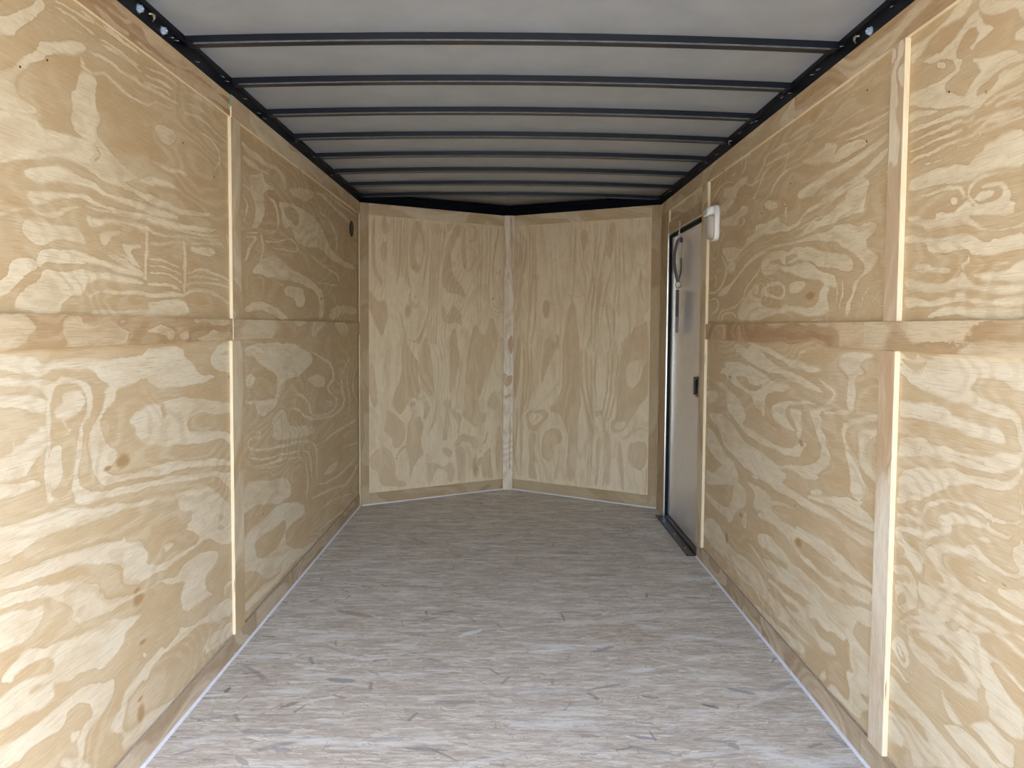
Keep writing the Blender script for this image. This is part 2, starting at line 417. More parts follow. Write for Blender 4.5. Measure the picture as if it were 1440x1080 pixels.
    for cx, cy, hx, hy, an, c in (
        (-0.712, 2.418, 0.035, 0.0121, 0.66, (0.27, 0.21, 0.17)),
        (-0.661, 3.209, 0.101, 0.0206, -0.40, (0.33, 0.27, 0.24)),
        (-0.580, 2.594, 0.057, 0.0163, -0.13, (0.3, 0.29, 0.31)),
        (-0.947, 2.517, 0.023, 0.0090, 1.52, (0.16, 0.13, 0.12)),
        (-0.654, 2.157, 0.033, 0.0136, -0.22, (0.36, 0.35, 0.4)),
        (-0.930, 2.144, 0.040, 0.0080, 0.59, (0.36, 0.35, 0.4)),
        (0.363, 2.858, 0.067, 0.0130, 0.57, (0.3, 0.29, 0.31)),
        (0.333, 2.554, 0.072, 0.0078, 0.38, (0.3, 0.29, 0.31)),
        (0.408, 2.233, 0.051, 0.0081, -0.23, (0.3, 0.29, 0.31)),
        (0.794, 2.529, 0.056, 0.0133, -0.46, (0.3, 0.29, 0.31)),
        (0.662, 2.425, 0.032, 0.0097, -0.44, (0.16, 0.13, 0.12)),
        (0.670, 2.188, 0.022, 0.0135, -1.08, (0.36, 0.31, 0.28)),
        (-0.236, 2.161, 0.067, 0.0094, -0.10, (0.3, 0.29, 0.31)),
        (-0.188, 2.138, 0.062, 0.0055, -0.66, (0.3, 0.26, 0.25)),
        (0.234, 3.186, 0.060, 0.0045, -1.46, (0.27, 0.21, 0.17)),
        (0.439, 2.242, 0.040, 0.0045, -1.44, (0.3, 0.29, 0.31)),
        (-0.752, 2.099, 0.041, 0.0112, 2.39, (0.4, 0.35, 0.31)),
        (0.145, 2.842, 0.076, 0.0096, 0.14, (0.85, 0.86, 0.9)),
        (-0.148, 3.010, 0.061, 0.0178, 0.65, (0.82, 0.83, 0.86)),
        (-0.991, 2.479, 0.079, 0.0078, 0.13, (0.85, 0.85, 0.83)),
        (0.990, 2.223, 0.047, 0.0090, -1.16, (0.36, 0.35, 0.4)),
        (-0.281, 3.226, 0.059, 0.0164, 0.52, (0.36, 0.3, 0.26)),
        (0.477, 2.683, 0.056, 0.0173, 0.27, (0.8, 0.79, 0.77)),
    ): col = flake(cx, cy, hx, hy, an, c, .72)
    # amber patch right of the middle of the sheet
    dx = math_(nt, 'DIVIDE', math_(nt, 'SUBTRACT', sep0.outputs[0], .50), .16)
    dy = math_(nt, 'DIVIDE', math_(nt, 'SUBTRACT', sep0.outputs[1], 2.995), .085)
    rr = math_(nt, 'ADD', math_(nt, 'MULTIPLY', dx, dx), math_(nt, 'MULTIPLY', dy, dy))
    pn = noise_(nt, mapping_(nt, tc, (14, 40, 1)), 1, 3, .6)
    am = math_(nt, 'MULTIPLY', smooth_(nt, rr, .2, 1.3, 1, 0), smooth_(nt, pn, .42, .62))
    col = mix_(nt, math_(nt, 'MULTIPLY', am, .6), col, (.36, .23, .10))
    col = mix_(nt, 1.0, col, (.965, .995, 1.0), 'MULTIPLY')
    nt.links.new(col, b.inputs['Base Color'])
    b.inputs['Roughness'].default_value = .62; b.inputs['Specular IOR Level'].default_value = .3
    bp = N(nt, 'ShaderNodeBump'); bp.inputs['Strength'].default_value = .3; bp.inputs['Distance'].default_value = .001
    nt.links.new(fib, bp.inputs['Height']); nt.links.new(bp.outputs[0], b.inputs['Normal'])
    return m
M_osb = osb()
def ground_mat():
    m, nt, b = new_mat('gravel_yard')
    tc = N(nt, 'ShaderNodeTexCoord').outputs['Object']
    nz = noise_(nt, tc, 9, 5, .7); n2 = noise_(nt, tc, .4, 2, .5)
    c = mix_(nt, nz, (.24, .22, .19), (.44, .41, .36)); c = mix_(nt, math_(nt, 'MULTIPLY', n2, .4), c, (.30, .28, .24))
    nt.links.new(c, b.inputs['Base Color']); b.inputs['Roughness'].default_value = .9
    return m

# ------------------------------------------------------------------ boards with figured faces
class Frame:
    def __init__(s, o, u, v, n): s.o, s.u, s.v, s.n = Vector(o), Vector(u), Vector(v), Vector(n)
    def p(s, a, b, c=0.): return s.o + s.u*a + s.v*b + s.n*c
FL = Frame((X0, 0, 0), (0, 1, 0), (0, 0, 1), (1, 0, 0))      # left wall: u = Y, v = Z
FR = Frame((X1, 0, 0), (0, 1, 0), (0, 0, 1), (-1, 0, 0))     # right wall
_dl = Vector((XA - X0, YN - YC, 0)); WL = _dl.length; _dl.normalize()
_dr = Vector((X1 - XA, YC - YN, 0)); WR = _dr.length; _dr.normalize()
FNL = Frame((X0, YC, 0), _dl, (0, 0, 1), (_dl.y, -_dl.x, 0))  # nose left: u from the corner
FNR = Frame((XA, YN, 0), _dr, (0, 0, 1), (_dr.y, -_dr.x, 0))  # nose right: u from the apex
STROKES = {}
def board(name, fr, u0, u1, v0, v1, n0, n1, mat, seed, grain='u', key=None, dens=1., swirl=1., fine_from=None,
          parent=None, step=(.008, .004), edge=None):
    """a plywood board: a face at depth n1 carrying the veneer figure, square laminated edges down to n0"""
    su, sv = step if grain == 'u' else (step[1], step[0])
    ff = u0 if fine_from is None else max(u0, fine_from)
    us = list(np.linspace(ff, u1, max(2, int((u1-ff)/su)+1)))
    if ff > u0: us = list(np.linspace(u0, ff, 14)[:-1]) + us
    us = np.array(us); vs = np.linspace(v0, v1, max(2, int((v1-v0)/sv)+1))
    U, V = np.meshgrid(us, vs, indexing='ij')
    st = STROKES.get(key)
    if grain == 'u': F, ST = figure_mixed(U, V, seed, st, dens, swirl)
    else: F, ST = figure_mixed(V, U, seed, st, dens, swirl, key in BASE_LIGHT, True)
    G = growth(U, V, seed, dens, swirl) if grain == 'u' else growth(V, U, seed, dens, swirl)
    nu, nv = len(us), len(vs)
    org = fr.p((u0+u1)/2, v0, n0)
    P = (np.array(fr.o)[None, None, :] + U[..., None]*np.array(fr.u) + V[..., None]*np.array(fr.v) + n1*np.array(fr.n)) - np.array(org)
    verts = [tuple(x) for x in P.reshape(-1, 3)]
    idx = np.arange(nu*nv).reshape(nu, nv)
    a = idx[:-1, :-1].ravel(); b = idx[1:, :-1].ravel(); c = idx[1:, 1:].ravel(); d = idx[:-1, 1:].ravel()
    faces = [tuple(map(int, q)) for q in zip(a, b, c, d)]
    nface = len(faces)
    uvs = {}
    # box sides and back as separate corners
    def q(pts, uvq):
        k = len(verts)
        for p in pts: verts.append(tuple(Vector(p) - Vector(org)))
        faces.append((k, k+1, k+2, k+3)); uvs[len(faces)-1] = uvq
    th = n1-n0
    for (ua, va, ub, vb) in ((u0, v0, u1, v0), (u1, v0, u1, v1), (u1, v1, u0, v1), (u0, v1, u0, v0)):
        ln = math.hypot(ub-ua, vb-va)
        q([fr.p(ua, va, n0), fr.p(ub, vb, n0), fr.p(ub, vb, n1), fr.p(ua, va, n1)], [(0, 0), (ln, 0), (ln, th), (0, th)])
    q([fr.p(u0, v0, n0), fr.p(u0, v1, n0), fr.p(u1, v1, n0), fr.p(u1, v0, n0)], [(0, 0), (0, .004), (.1, .004), (.1, 0)])
    me = bpy.data.meshes.new(name); me.from_pydata(verts, [], faces)
    at = me.attributes.new('figure', 'FLOAT', 'POINT')
    arr = np.zeros(len(verts), np.float32); arr[:nu*nv] = F.ravel(); at.data.foreach_set('value', arr)
    at = me.attributes.new('stain', 'FLOAT', 'POINT')
    arr = np.zeros(len(verts), np.float32); arr[:nu*nv] = ST.ravel(); at.data.foreach_set('value', arr)
    at = me.attributes.new('growth', 'FLOAT', 'POINT')
    arr = np.zeros(len(verts), np.float32); arr[:nu*nv] = G.ravel(); at.data.foreach_set('value', arr)
    uvl = me.uv_layers.new(name='grain'); uv = np.zeros((len(me.loops), 2), np.float32)
    lv = np.zeros(len(me.loops), np.int32); me.loops.foreach_get('vertex_index', lv)
    k = nface*4; li = lv[:k]; uu = U.ravel()[li]; vv = V.ravel()[li]
    uv[:k, 0], uv[:k, 1] = (uu, vv) if grain == 'u' else (vv, uu)
    uv[:k, 0] += (seed % 7)*1.37
    for fi in range(nface, len(faces)):
        ls = me.polygons[fi].loop_start
        for j, t in enumerate(uvs[fi]): uv[ls+j] = t
    uvl.data.foreach_set('uv', uv.ravel())
    mi = np.zeros(len(faces), np.int32); mi[nface:] = 1; me.polygons.foreach_set('material_index', mi)
    # make all normals point outwards
    bm = bmesh.new(); bm.from_mesh(me)
    nn = fr.n
    for f in bm.faces:
        f.normal_update()
        ctr = f.calc_center_median() + org
        mid = fr.p((u0+u1)/2, (v0+v1)/2, (n0+n1)/2)
        if f.index < nface: 
            if f.normal.dot(nn) < 0: f.normal_flip()
        elif f.normal.dot(ctr - mid) < 0: f.normal_flip()
    bm.to_mesh(me); bm.free()
    o = bpy.data.objects.new(name, me); COL.objects.link(o)
    me.materials.append(mat); me.materials.append(edge or M_edge)
    o.location = org
    if parent is not None: o.parent = parent; o.location = org - world_loc(parent)
    return o
STROKES = {
 'L_up_near': [('L', (1525,1721,1603,1767,1637,1796,1683,1823,1696,1841,1746,1857,1820,1893,1855,1901,1877,1896,1862,1882,1840,1867,1726,1831,1665,1792,1624,1757,1601,1733,1606,1707,1661,1695,1666,1682,1626,1668,1522,1655)), ('L', (1522,1655,1666,1679,1677,1656,1771,1665,1825,1667,1898,1669,1920,1649,1881,1628,1803,1623,1736,1612,1669,1604,1628,1577,1518,1540)), ('L', (1846,1891,1903,1890,1965,1895,2049,1889,2103,1893,2150,1885,2232,1899,2318,1903,2403,1914,2407,1919,2327,1913,2239,1908,2159,1895,2112,1903,2057,1898,1973,1904,1910,1898,1849,1895)), ('L', (1844,1864,1855,1842,1903,1841,1949,1860,1995,1850,2064,1841,2160,1839,2243,1870,2354,1882,2359,1887,2247,1880,2165,1849,2074,1851,2006,1860,1955,1869,1906,1849,1866,1851,1850,1867)), ('L', (1845,1834,1905,1845,1919,1817,1901,1763,1932,1747,1907,1716,1922,1691,1977,1675,2027,1651,2136,1637,2061,1609,1958,1590,1896,1624,1929,1663,1854,1674,1805,1690,1814,1734,1801,1765,1830,1797)), ('L', (1736,1940,1806,1945,1876,1937,1968,1939,2052,1939,2145,1941,2148,1944,2058,1945,1973,1945,1881,1943,1810,1950,1737,1942)), ('L', (1749,1956,1907,1970,2108,1977,2141,1972,2145,1974,2113,1982,1911,1975,1750,1958)), ('L', (1692,1929,1727,1924,1805,1914,1890,1923,1984,1928,2087,1934,2144,1927,2148,1930,2094,1940,1989,1934,1895,1928,1809,1919,1732,1930,1695,1931)), ('L', (2165,1925,2266,1942,2380,1939,2383,1941,2271,1948,2166,1927)), ('L', (2166,1948,2267,1967,2393,1963,2396,1966,2272,1972,2167,1950)), ('L', (2164,1901,2266,1923,2368,1920,2371,1923,2270,1928,2165,1904)), ('L', (2417,1960,2504,1969,2613,1974,2768,1978,2773,1982,2623,1982,2512,1977,2420,1963)), ('L', (2417,1919,2530,1939,2671,1933,2816,1931,2821,1935,2681,1941,2537,1946,2418,1921)), ('L', (2416,1893,2516,1908,2640,1903,2814,1883,2820,1886,2650,1910,2522,1915,2417,1895)), ('L', (2222,1797,2254,1820,2342,1813,2359,1797,2307,1765,2263,1769)), ('L', (2503,1858,2610,1867,2696,1849,2709,1807,2667,1770,2674,1770,2726,1810,2711,1855,2620,1874,2506,1861)), ('L', (1529,1833,1590,1857,1640,1891,1688,1946,1711,1927,1668,1877,1622,1853,1605,1829,1527,1790)), ('L', (1850,1975,1970,1978,2073,1979,2075,1981,1974,1982,1852,1977)), ('L', (2195,1694,2300,1689,2446,1705,2449,1711,2309,1701,2200,1699)), ('L', (1627,1553,1674,1573,1736,1588,1795,1587,1836,1579,1895,1583,1925,1572,1990,1566,2077,1572,2173,1570,2300,1565,2369,1565,2369,1555,2255,1549,2152,1548,2059,1551,1973,1555,1894,1562,1807,1562,1734,1556,1667,1539,1632,1540)), ('L', (1637,1513,1678,1520,1779,1538,1871,1546,1893,1537,2006,1534,2152,1543,2255,1539,2393,1543,2664,1567,2679,1559,2392,1529,2222,1520,2152,1530,2005,1522,1923,1524,1878,1523,1834,1532,1752,1518,1689,1500,1665,1485,1636,1495)), ('L', (1514,1441,1586,1460,1646,1476,1668,1468,1732,1474,1779,1492,1870,1512,1937,1516,2020,1515,2161,1528,2162,1532,2024,1524,1941,1524,1870,1519,1776,1498,1731,1480,1672,1475,1647,1482,1585,1465,1513,1443)), ('L', (2160,1529,2252,1521,2378,1522,2546,1529,2709,1542,2710,1545,2549,1536,2382,1529,2257,1527,2163,1532)), ('L', (1648,1507,1653,1480,1658,1481,1654,1509)), ('L', (1862,1492,1891,1492,1955,1505,2039,1504,2151,1510,2181,1500,2150,1487,2075,1500,1954,1486,1906,1469,1875,1461,1861,1476)), ('L', (2170,1498,2252,1492,2379,1502,2519,1515,2708,1527,2710,1530,2521,1522,2380,1507,2255,1497,2171,1500)), ('L', (1913,1458,1953,1471,2021,1480,2003,1465,1969,1456,1952,1433,1936,1427,1920,1438)), ('L', (2019,1445,2073,1446,2120,1456,2129,1447,2082,1438,2072,1423,2090,1411,2118,1395,2081,1401,2045,1421)), ('L', (1888,1425,1949,1410,2033,1391,2124,1366,2155,1360,2157,1362,2129,1370,2037,1395,1953,1413,1890,1427)), ('L', (1935,1422,1999,1406,2078,1386,2145,1369,2147,1370,2082,1390,2003,1410,1936,1424)), ('L', (1992,1424,2051,1406,2126,1386,2128,1388,2056,1410,1994,1425)), ('L', (1673,1392,1728,1402,1808,1406,1888,1397,2000,1386,2089,1375,2146,1370,2146,1363,2052,1368,1918,1379,1829,1380,1740,1369,1684,1364,1665,1355,1660,1376)), ('L', (1641,1460,1687,1460,1730,1454,1790,1462,1845,1450,1859,1427,1830,1424,1762,1432,1723,1420,1685,1397,1638,1403,1606,1427,1612,1445)), ('L', (1683,1357,1739,1353,1807,1358,1918,1362,2034,1358,2136,1355,2145,1346,2088,1347,1949,1346,1856,1330,1840,1305,1770,1286,1723,1250,1583,1252,1589,1287,1646,1311,1677,1334)), ('D', (1786,1341,1812,1353,1825,1332,1828,1332,1815,1357,1784,1342)), ('D', (1608,1328,1646,1336,1668,1325,1672,1328,1649,1343,1607,1331)), ('L', (1571,1358,1654,1372,1665,1355,1624,1338,1601,1315,1568,1293,1507,1277,1508,1297,1575,1327)), ('L', (1870,1300,1932,1309,2015,1312,2114,1317,2183,1310,2270,1319,2360,1322,2400,1319,2477,1338,2580,1343,2710,1320,2812,1302,2821,1307,2727,1331,2588,1354,2472,1348,2395,1329,2362,1333,2269,1328,2185,1320,2117,1326,2015,1321,1931,1317,1869,1304)), ('L', (2165,1346,2247,1349,2373,1342,2375,1345,2250,1355,2165,1349)), ('L', (2412,1355,2515,1370,2657,1372,2817,1365,2819,1367,2660,1378,2515,1375,2410,1357)), ('L', (2153,1290,2247,1303,2349,1312,2422,1304,2446,1262,2182,1248,1929,1245,1853,1265,2183,1272)), ('L', (2157,1497,2151,1422,2152,1356,2159,1356,2168,1423,2164,1498)), ('L', (2398,1496,2414,1446,2398,1329,2409,1329,2439,1448,2409,1498)), ('L', (2428,1483,2547,1499,2707,1517,2753,1506,2759,1508,2711,1523,2546,1505,2427,1485)), ('L', (2179,1461,2275,1465,2391,1489,2390,1492,2274,1470,2180,1463)), ('L', (2440,1480,2632,1494,2677,1481,2616,1464,2491,1464)), ('D', (2450,1446,2515,1442,2594,1450,2595,1457,2520,1457,2453,1452)), ('L', (2178,1413,2271,1420,2375,1405,2377,1407,2274,1425,2178,1416)), ('L', (2177,1395,2271,1401,2386,1385,2388,1387,2273,1405,2177,1396)), ('L', (2176,1375,2281,1382,2385,1364,2388,1366,2284,1386,2176,1377)), ('L', (2438,1394,2544,1416,2672,1409,2817,1389,2821,1392,2677,1414,2544,1421,2436,1396)), ('L', (2437,1378,2543,1394,2688,1388,2690,1390,2544,1399,2436,1380)), ('L', (2753,1560,2780,1526,2835,1496,2844,1498,2800,1531,2762,1562)), ('L', (1784,1657,1897,1636,1927,1618,2008,1608,2097,1598,2194,1602,2301,1590,2394,1589,2666,1616,2681,1609,2418,1579,2256,1578,2154,1585,2060,1587,1958,1586,1895,1599,1796,1614,1737,1612,1634,1579,1518,1544,1520,1593)), ('L', (2117,1629,2196,1654,2303,1660,2372,1653,2337,1641,2237,1635,2145,1621)), ],
 'L_low_near': [('L', (1503,1172,1652,1163,1675,1136,1726,1156,1941,1139,2026,1140,2119,1145,2159,1168,2392,1167,2403,1129,2467,1110,2519,1069,2648,1055,2663,1048,2504,1037,2282,1048,2238,1037,2136,1083,2050,1066,1980,1067,1979,1041,1937,1023,1904,997,1911,962,1934,925,1983,900,1973,879,1915,864,1931,843,2015,831,2127,824,2230,814,2297,822,2443,791,2670,763,2816,725,2815,706,2523,766,2367,784,2229,789,2069,811,1930,826,1898,833,1868,860,1854,888,1841,939,1857,974,1904,1006,1938,1053,1922,1059,1955,1078,1908,1098,1878,1117,1784,1130,1718,1130,1680,1117,1645,1119,1502,1137)), ('L', (1501,1122,1639,1113,1692,1101,1717,1096,1737,1110,1790,1106,1847,1086,1872,1068,1866,1018,1829,994,1820,951,1796,882,1801,841,1852,822,1913,804,1979,803,2126,786,2229,779,2455,745,2668,721,2814,675,2812,600,2730,661,2668,698,2494,726,2318,746,2165,763,1978,781,1866,793,1786,808,1780,833,1767,848,1783,908,1791,951,1814,992,1844,1017,1846,1062,1811,1089,1763,1100,1723,1092,1697,1075,1689,1016,1687,963,1689,850,1707,838,1688,831,1676,837,1666,892,1675,965,1683,1095,1500,1102)), ('L', (1500,1086,1587,1084,1678,1062,1677,1036,1624,1045,1559,1059,1499,1066)), ('L', (1742,1075,1810,1073,1838,1050,1815,1024,1773,1013,1720,1019,1702,1037,1747,1047)), ('L', (1676,1002,1652,1005,1652,994,1611,993,1605,976,1572,974,1575,995,1572,967,1540,965,1494,953,1493,917,1602,905,1631,928,1674,950)), ('L', (1693,962,1737,955,1729,910,1735,894,1721,858,1689,850,1684,903)), ('D', (1729,898,1755,893,1755,894,1729,899)), ('L', (1493,907,1574,896,1654,894,1665,870,1584,873,1491,880)), ('L', (2038,972,2104,997,2237,1002,2399,1002,2586,979,2822,944,2821,907,2659,919,2501,948,2409,926,2433,885,2819,838,2817,763,2751,810,2719,827,2432,842,2322,865,2243,867,2120,901,2082,930,2074,959)), ('D', (2231,1003,2258,995,2262,954,2235,948)), ('L', (2606,1121,2682,1166,2829,1175,2826,1050,2726,1062,2619,1092)), ('D', (2697,1128,2761,1128,2760,1132,2696,1131)), ('L', (2305,712,2453,701,2577,692,2811,549,2400,648,2388,672)), ('L', (1738,1008,1767,985,1756,977,1760,975,1777,986,1741,1010)), ('S', (2012,872,40,22)), ('S', (1931,863,20,9)), ('S', (2778,1041,13,9)), ('L', (1489,825,1593,811,1700,810,1779,799,1896,775,2030,748,2164,736,2227,722,2164,721,1994,734,1864,745,1737,758,1625,759,1568,747,1486,748)), ('L', (1485,722,1611,708,1683,708,1782,690,1862,682,1941,673,1996,656,2005,664,2017,644,2100,622,2109,601,2138,578,2122,554,2199,529,2264,519,2334,518,2460,519,2515,526,2449,561,2373,587,2442,574,2398,591,2450,599,2451,632,2375,650,2339,675,2352,693,2812,589,2807,420,2707,442,2645,471,2571,501,2487,506,2334,503,2264,499,2209,506,2116,512,2013,533,2001,560,2006,590,1923,626,1860,641,1781,662,1670,678,1588,687,1484,702)), ('D', (2663,557,2718,546,2702,535,2671,543)), ('D', (2662,521,2717,510,2709,497,2669,510)), ('L', (1484,682,1610,668,1706,647,1772,620,1807,616,1814,606,1881,579,1873,560,1896,550,1903,528,2003,505,2115,484,2219,478,2320,454,2369,470,2500,479,2644,442,2658,402,2560,386,2538,364,2566,326,2624,293,2508,306,2364,316,2354,395,2392,419,2331,435,2262,448,2218,473,2115,479,2021,489,1918,496,1811,516,1796,510,1755,534,1770,557,1699,618,1609,647,1483,658)), ('L', (1482,642,1591,631,1608,614,1661,613,1654,589,1618,570,1561,561,1479,575)), ('L', (1651,513,1695,508,1810,488,1825,492,1854,478,1917,472,2001,442,2055,432,2113,422,2045,410,2009,407,2003,386,1964,371,1913,358,1881,360,1858,383,1764,401,1757,393,1673,432,1693,473,1645,502,1604,506,1559,508,1542,494,1507,511,1539,531,1582,534,1645,519)), ('L', (2233,574,2278,577,2324,561,2300,550,2254,550,2238,560)), ('L', (2068,245,2108,270,2169,272,2212,283,2244,259,2326,267,2350,283,2400,258,2578,245,2638,246,2801,224,2799,155,2621,193,2478,238,2374,241,2255,249,2216,256,2147,252,2116,222)), ('L', (2516,119,2510,150,2560,164,2612,166,2650,145,2798,136,2796,73,2618,104)), ('D', (2527,119,2538,129,2529,134,2519,124)), ('L', (2089,312,2114,303,2118,287,2098,288)), ('L', (2018,368,2047,371,2078,366,2076,368,2041,376,2015,370)), ('S', (2085,468,37,19)), ('S', (2077,500,21,7)), ('S', (2100,338,20,7)), ('L', (2702,281,2727,294,2811,284,2811,269,2751,276,2717,248)), ('L', (1475,472,1569,482,1673,452,1692,435,1690,389,1640,388,1577,402,1523,402,1474,425)), ('D', (1596,438,1638,431,1680,428,1678,431,1634,439,1594,442)), ('L', (1472,385,1564,361,1645,355,1715,357,1749,360,1805,357,1911,315,1953,309,1943,269,1909,250,1876,241,1815,235,1799,190,1784,194,1779,242,1793,243,1801,263,1846,257,1832,298,1789,328,1734,332,1720,307,1674,308,1597,321,1541,317,1470,345)), ('L', (1745,273,1780,263,1786,247,1758,242)), ('L', (1923,189,1941,207,1975,207,1994,243,2049,254,2107,265,2211,264,2211,249,2127,247,2067,226,2011,217,1987,182,1982,149,2044,119,2123,126,2250,91,2344,82,2407,79,2248,56,2101,74,1989,94,1972,118,1990,135,1939,170)), ('L', (1717,233,1784,194,1872,109,1696,213)), ('S', (2084,146,24,28)), ('S', (2080,187,19,7)), ],
 'L_up_far': [('L', (2932,1923,2979,1899,3100,1902,3231,1892,3340,1906,3448,1887,3494,1844,3525,1851,3511,1907,3379,1930,3263,1914,3134,1923,3015,1920,2950,1932)), ('L', (3018,1823,3115,1839,3179,1864,3218,1830,3357,1829,3217,1796,3189,1757,3214,1702,3160,1644,3109,1621,3035,1620,3097,1668,3087,1724,3016,1768,2947,1767,2948,1779,3064,1776)), ('L', (2944,1876,3016,1857,3130,1856,3269,1870,3277,1878,3152,1873,3045,1874,2958,1883)), ('L', (3212,1777,3342,1754,3383,1709,3375,1641,2988,1595,2987,1592,3387,1635,3413,1714,3368,1763,3221,1781)), ('L', (3399,1766,3445,1791,3640,1804,3782,1807,4060,1796,4237,1743,4380,1668,4643,1633,5072,1630,5072,1603,4699,1600,4330,1617,4144,1655,3973,1637,3853,1624,3670,1635,3636,1669,3570,1699,3505,1672,3443,1691,3444,1745)), ('D', (3476,1769,3674,1790,3744,1742,3672,1703,3604,1722,3506,1727)), ('L', (3691,1754,3782,1787,3895,1763,4038,1750,4036,1697,3933,1669,3780,1697)), ('L', (3209,1581,3353,1585,3567,1636,3669,1612,3688,1591,3604,1585,3294,1569,3291,1564,3597,1573,3721,1587,3706,1622,3571,1648,3348,1595,3212,1586)), ('L', (3209,1515,3349,1537,3532,1498,3812,1479,4052,1452,4184,1426,4229,1360,4181,1270,4092,1269,4115,1357,4051,1409,3773,1436,3531,1441,3234,1440,3054,1436,3055,1452)), ('L', (2956,1311,3100,1332,3286,1321,3463,1290,3559,1258,3401,1257,3285,1286,3125,1300,2956,1280)), ('L', (3466,1410,3773,1426,3847,1358,3770,1315,3663,1323,3629,1360,3497,1365)), ('L', (4323,1271,4373,1330,4583,1360,5136,1355,5135,1307,4638,1312,4474,1267)), ('L', (3509,1857,3822,1913,4063,1935,3898,1855,3675,1838)), ('L', (4057,1931,4220,1935,4410,1909,4849,1889,5123,1822,5162,1831,4917,1910,4461,1929,4263,1954,4069,1939)), ('L', (4235,1964,4524,1952,5136,1959,5153,1966,4556,1967,4248,1970)), ('L', (4053,1846,4359,1823,4505,1750,4520,1682,4549,1685,4568,1761,4408,1837,4069,1853)), ('L', (3885,1595,4126,1560,4563,1524,4571,1493,4600,1495,4610,1537,4158,1573,3898,1600)), ('L', (4051,1460,4322,1461,4528,1464,4534,1469,4332,1473,4054,1465)), ('L', (2943,1731,3005,1702,2958,1649,2938,1599,2946,1600,2975,1650,3024,1706,2950,1733)), ('L', (2987,1571,3090,1586,2971,1512,2954,1477,2968,1477,3000,1509,3125,1590,2987,1576)), ('L', (3153,1610,3170,1545,3124,1475,3135,1475,3197,1547,3165,1612)), ('S', (4161,1383,32,8)), ],
 'L_low_far': [('L', (2948,1142,3133,1161,3582,1151,3884,1102,3996,1054,3775,993,3400,978,3419,912,3316,909,3358,956,3359,1018,3131,1067,3062,1105,2963,1109)), ('L', (2955,1032,3027,1044,3077,1013,3025,982,2960,993)), ('L', (2942,945,3163,918,3356,912,3356,880,3198,855,3107,865,3074,909,2958,927)), ('L', (3423,897,3670,904,3857,847,3913,767,4176,727,4466,728,4588,791,4330,866,4333,890,4478,915,4439,1006,4069,1087,3887,1105,3880,1099,4042,1076,4385,1000,4415,922,4279,901,4280,862,4522,793,4419,743,4166,742,3951,772,3899,850,3673,916,3416,902)), ('L', (3525,861,3707,812,3812,764,4050,727,4531,695,4784,750,4703,831,4665,919,4854,1016,4826,1020,4603,926,4641,834,4720,760,4500,710,4046,740,3832,772,3731,818,3532,864)), ('L', (4830,982,4774,860,4900,758,4825,676,4844,673,4945,755,4816,857,4849,981)), ('L', (5051,952,4946,828,5096,739,5116,739,4991,825,5072,951)), ('L', (3827,968,4053,976,4240,948,4239,893,4051,900)), ('L', (4236,812,4389,789,4297,777,4310,773,4427,789,4239,816)), ('L', (3274,827,3439,859,3504,813,3548,754,3769,739,4017,684,3987,666,3666,683,3271,735,3312,785)), ('L', (3020,805,3115,790,3116,775,2977,794,2976,743,3158,706,3439,679,3769,655,3947,614,4021,585,4030,417,4052,412,4068,579,3968,622,3765,667,3431,691,3156,716,2994,747,2995,785,3129,764,3131,796,3020,809)), ('L', (2935,724,3120,672,3394,649,3767,607,3884,584,3945,419,3960,416,3916,581,3764,616,3389,658,3119,679,2937,726)), ('L', (2934,696,3120,643,3394,630,3783,570,3853,466,3832,355,3847,351,3886,461,3799,574,3388,639,3118,650,2936,698)), ('L', (2934,674,3156,630,3478,591,3475,595,3154,638,2935,677)), ('L', (2933,626,3190,573,3520,526,3587,437,3386,430,3151,486,3011,507,2913,497)), ('L', (3344,440,3760,357,3810,273,3469,305,3467,213,3703,130,4034,94,4033,63,3753,87,3464,108,3142,164,3107,211,3004,257,2907,266,2911,409,3042,418,3186,417)), ('D', (3075,363,3261,348,3470,345,3468,279,3381,251,3181,248,3073,281,3040,349)), ('L', (4113,584,4459,594,4853,592,5212,599,5190,608,4813,611,4422,611,4098,591)), ('L', (4042,380,4378,324,4771,316,5213,354,5182,364,4718,338,4350,343,4038,387)), ('L', (3928,330,4306,288,4856,207,5217,295,5177,306,4798,233,4282,309,3917,338)), ('L', (4297,428,4586,426,4436,369,4164,405)), ('L', (4671,479,5205,433,5192,442,4661,487)), ('L', (4105,228,4446,209,5008,122,4999,131,4420,227,4091,236)), ('L', (4103,119,4522,89,5011,46,4993,56,4486,109,4089,127)), ('L', (2903,144,3105,152,3335,111,3556,133,3652,103,3335,86,3000,108,2902,111)), ],
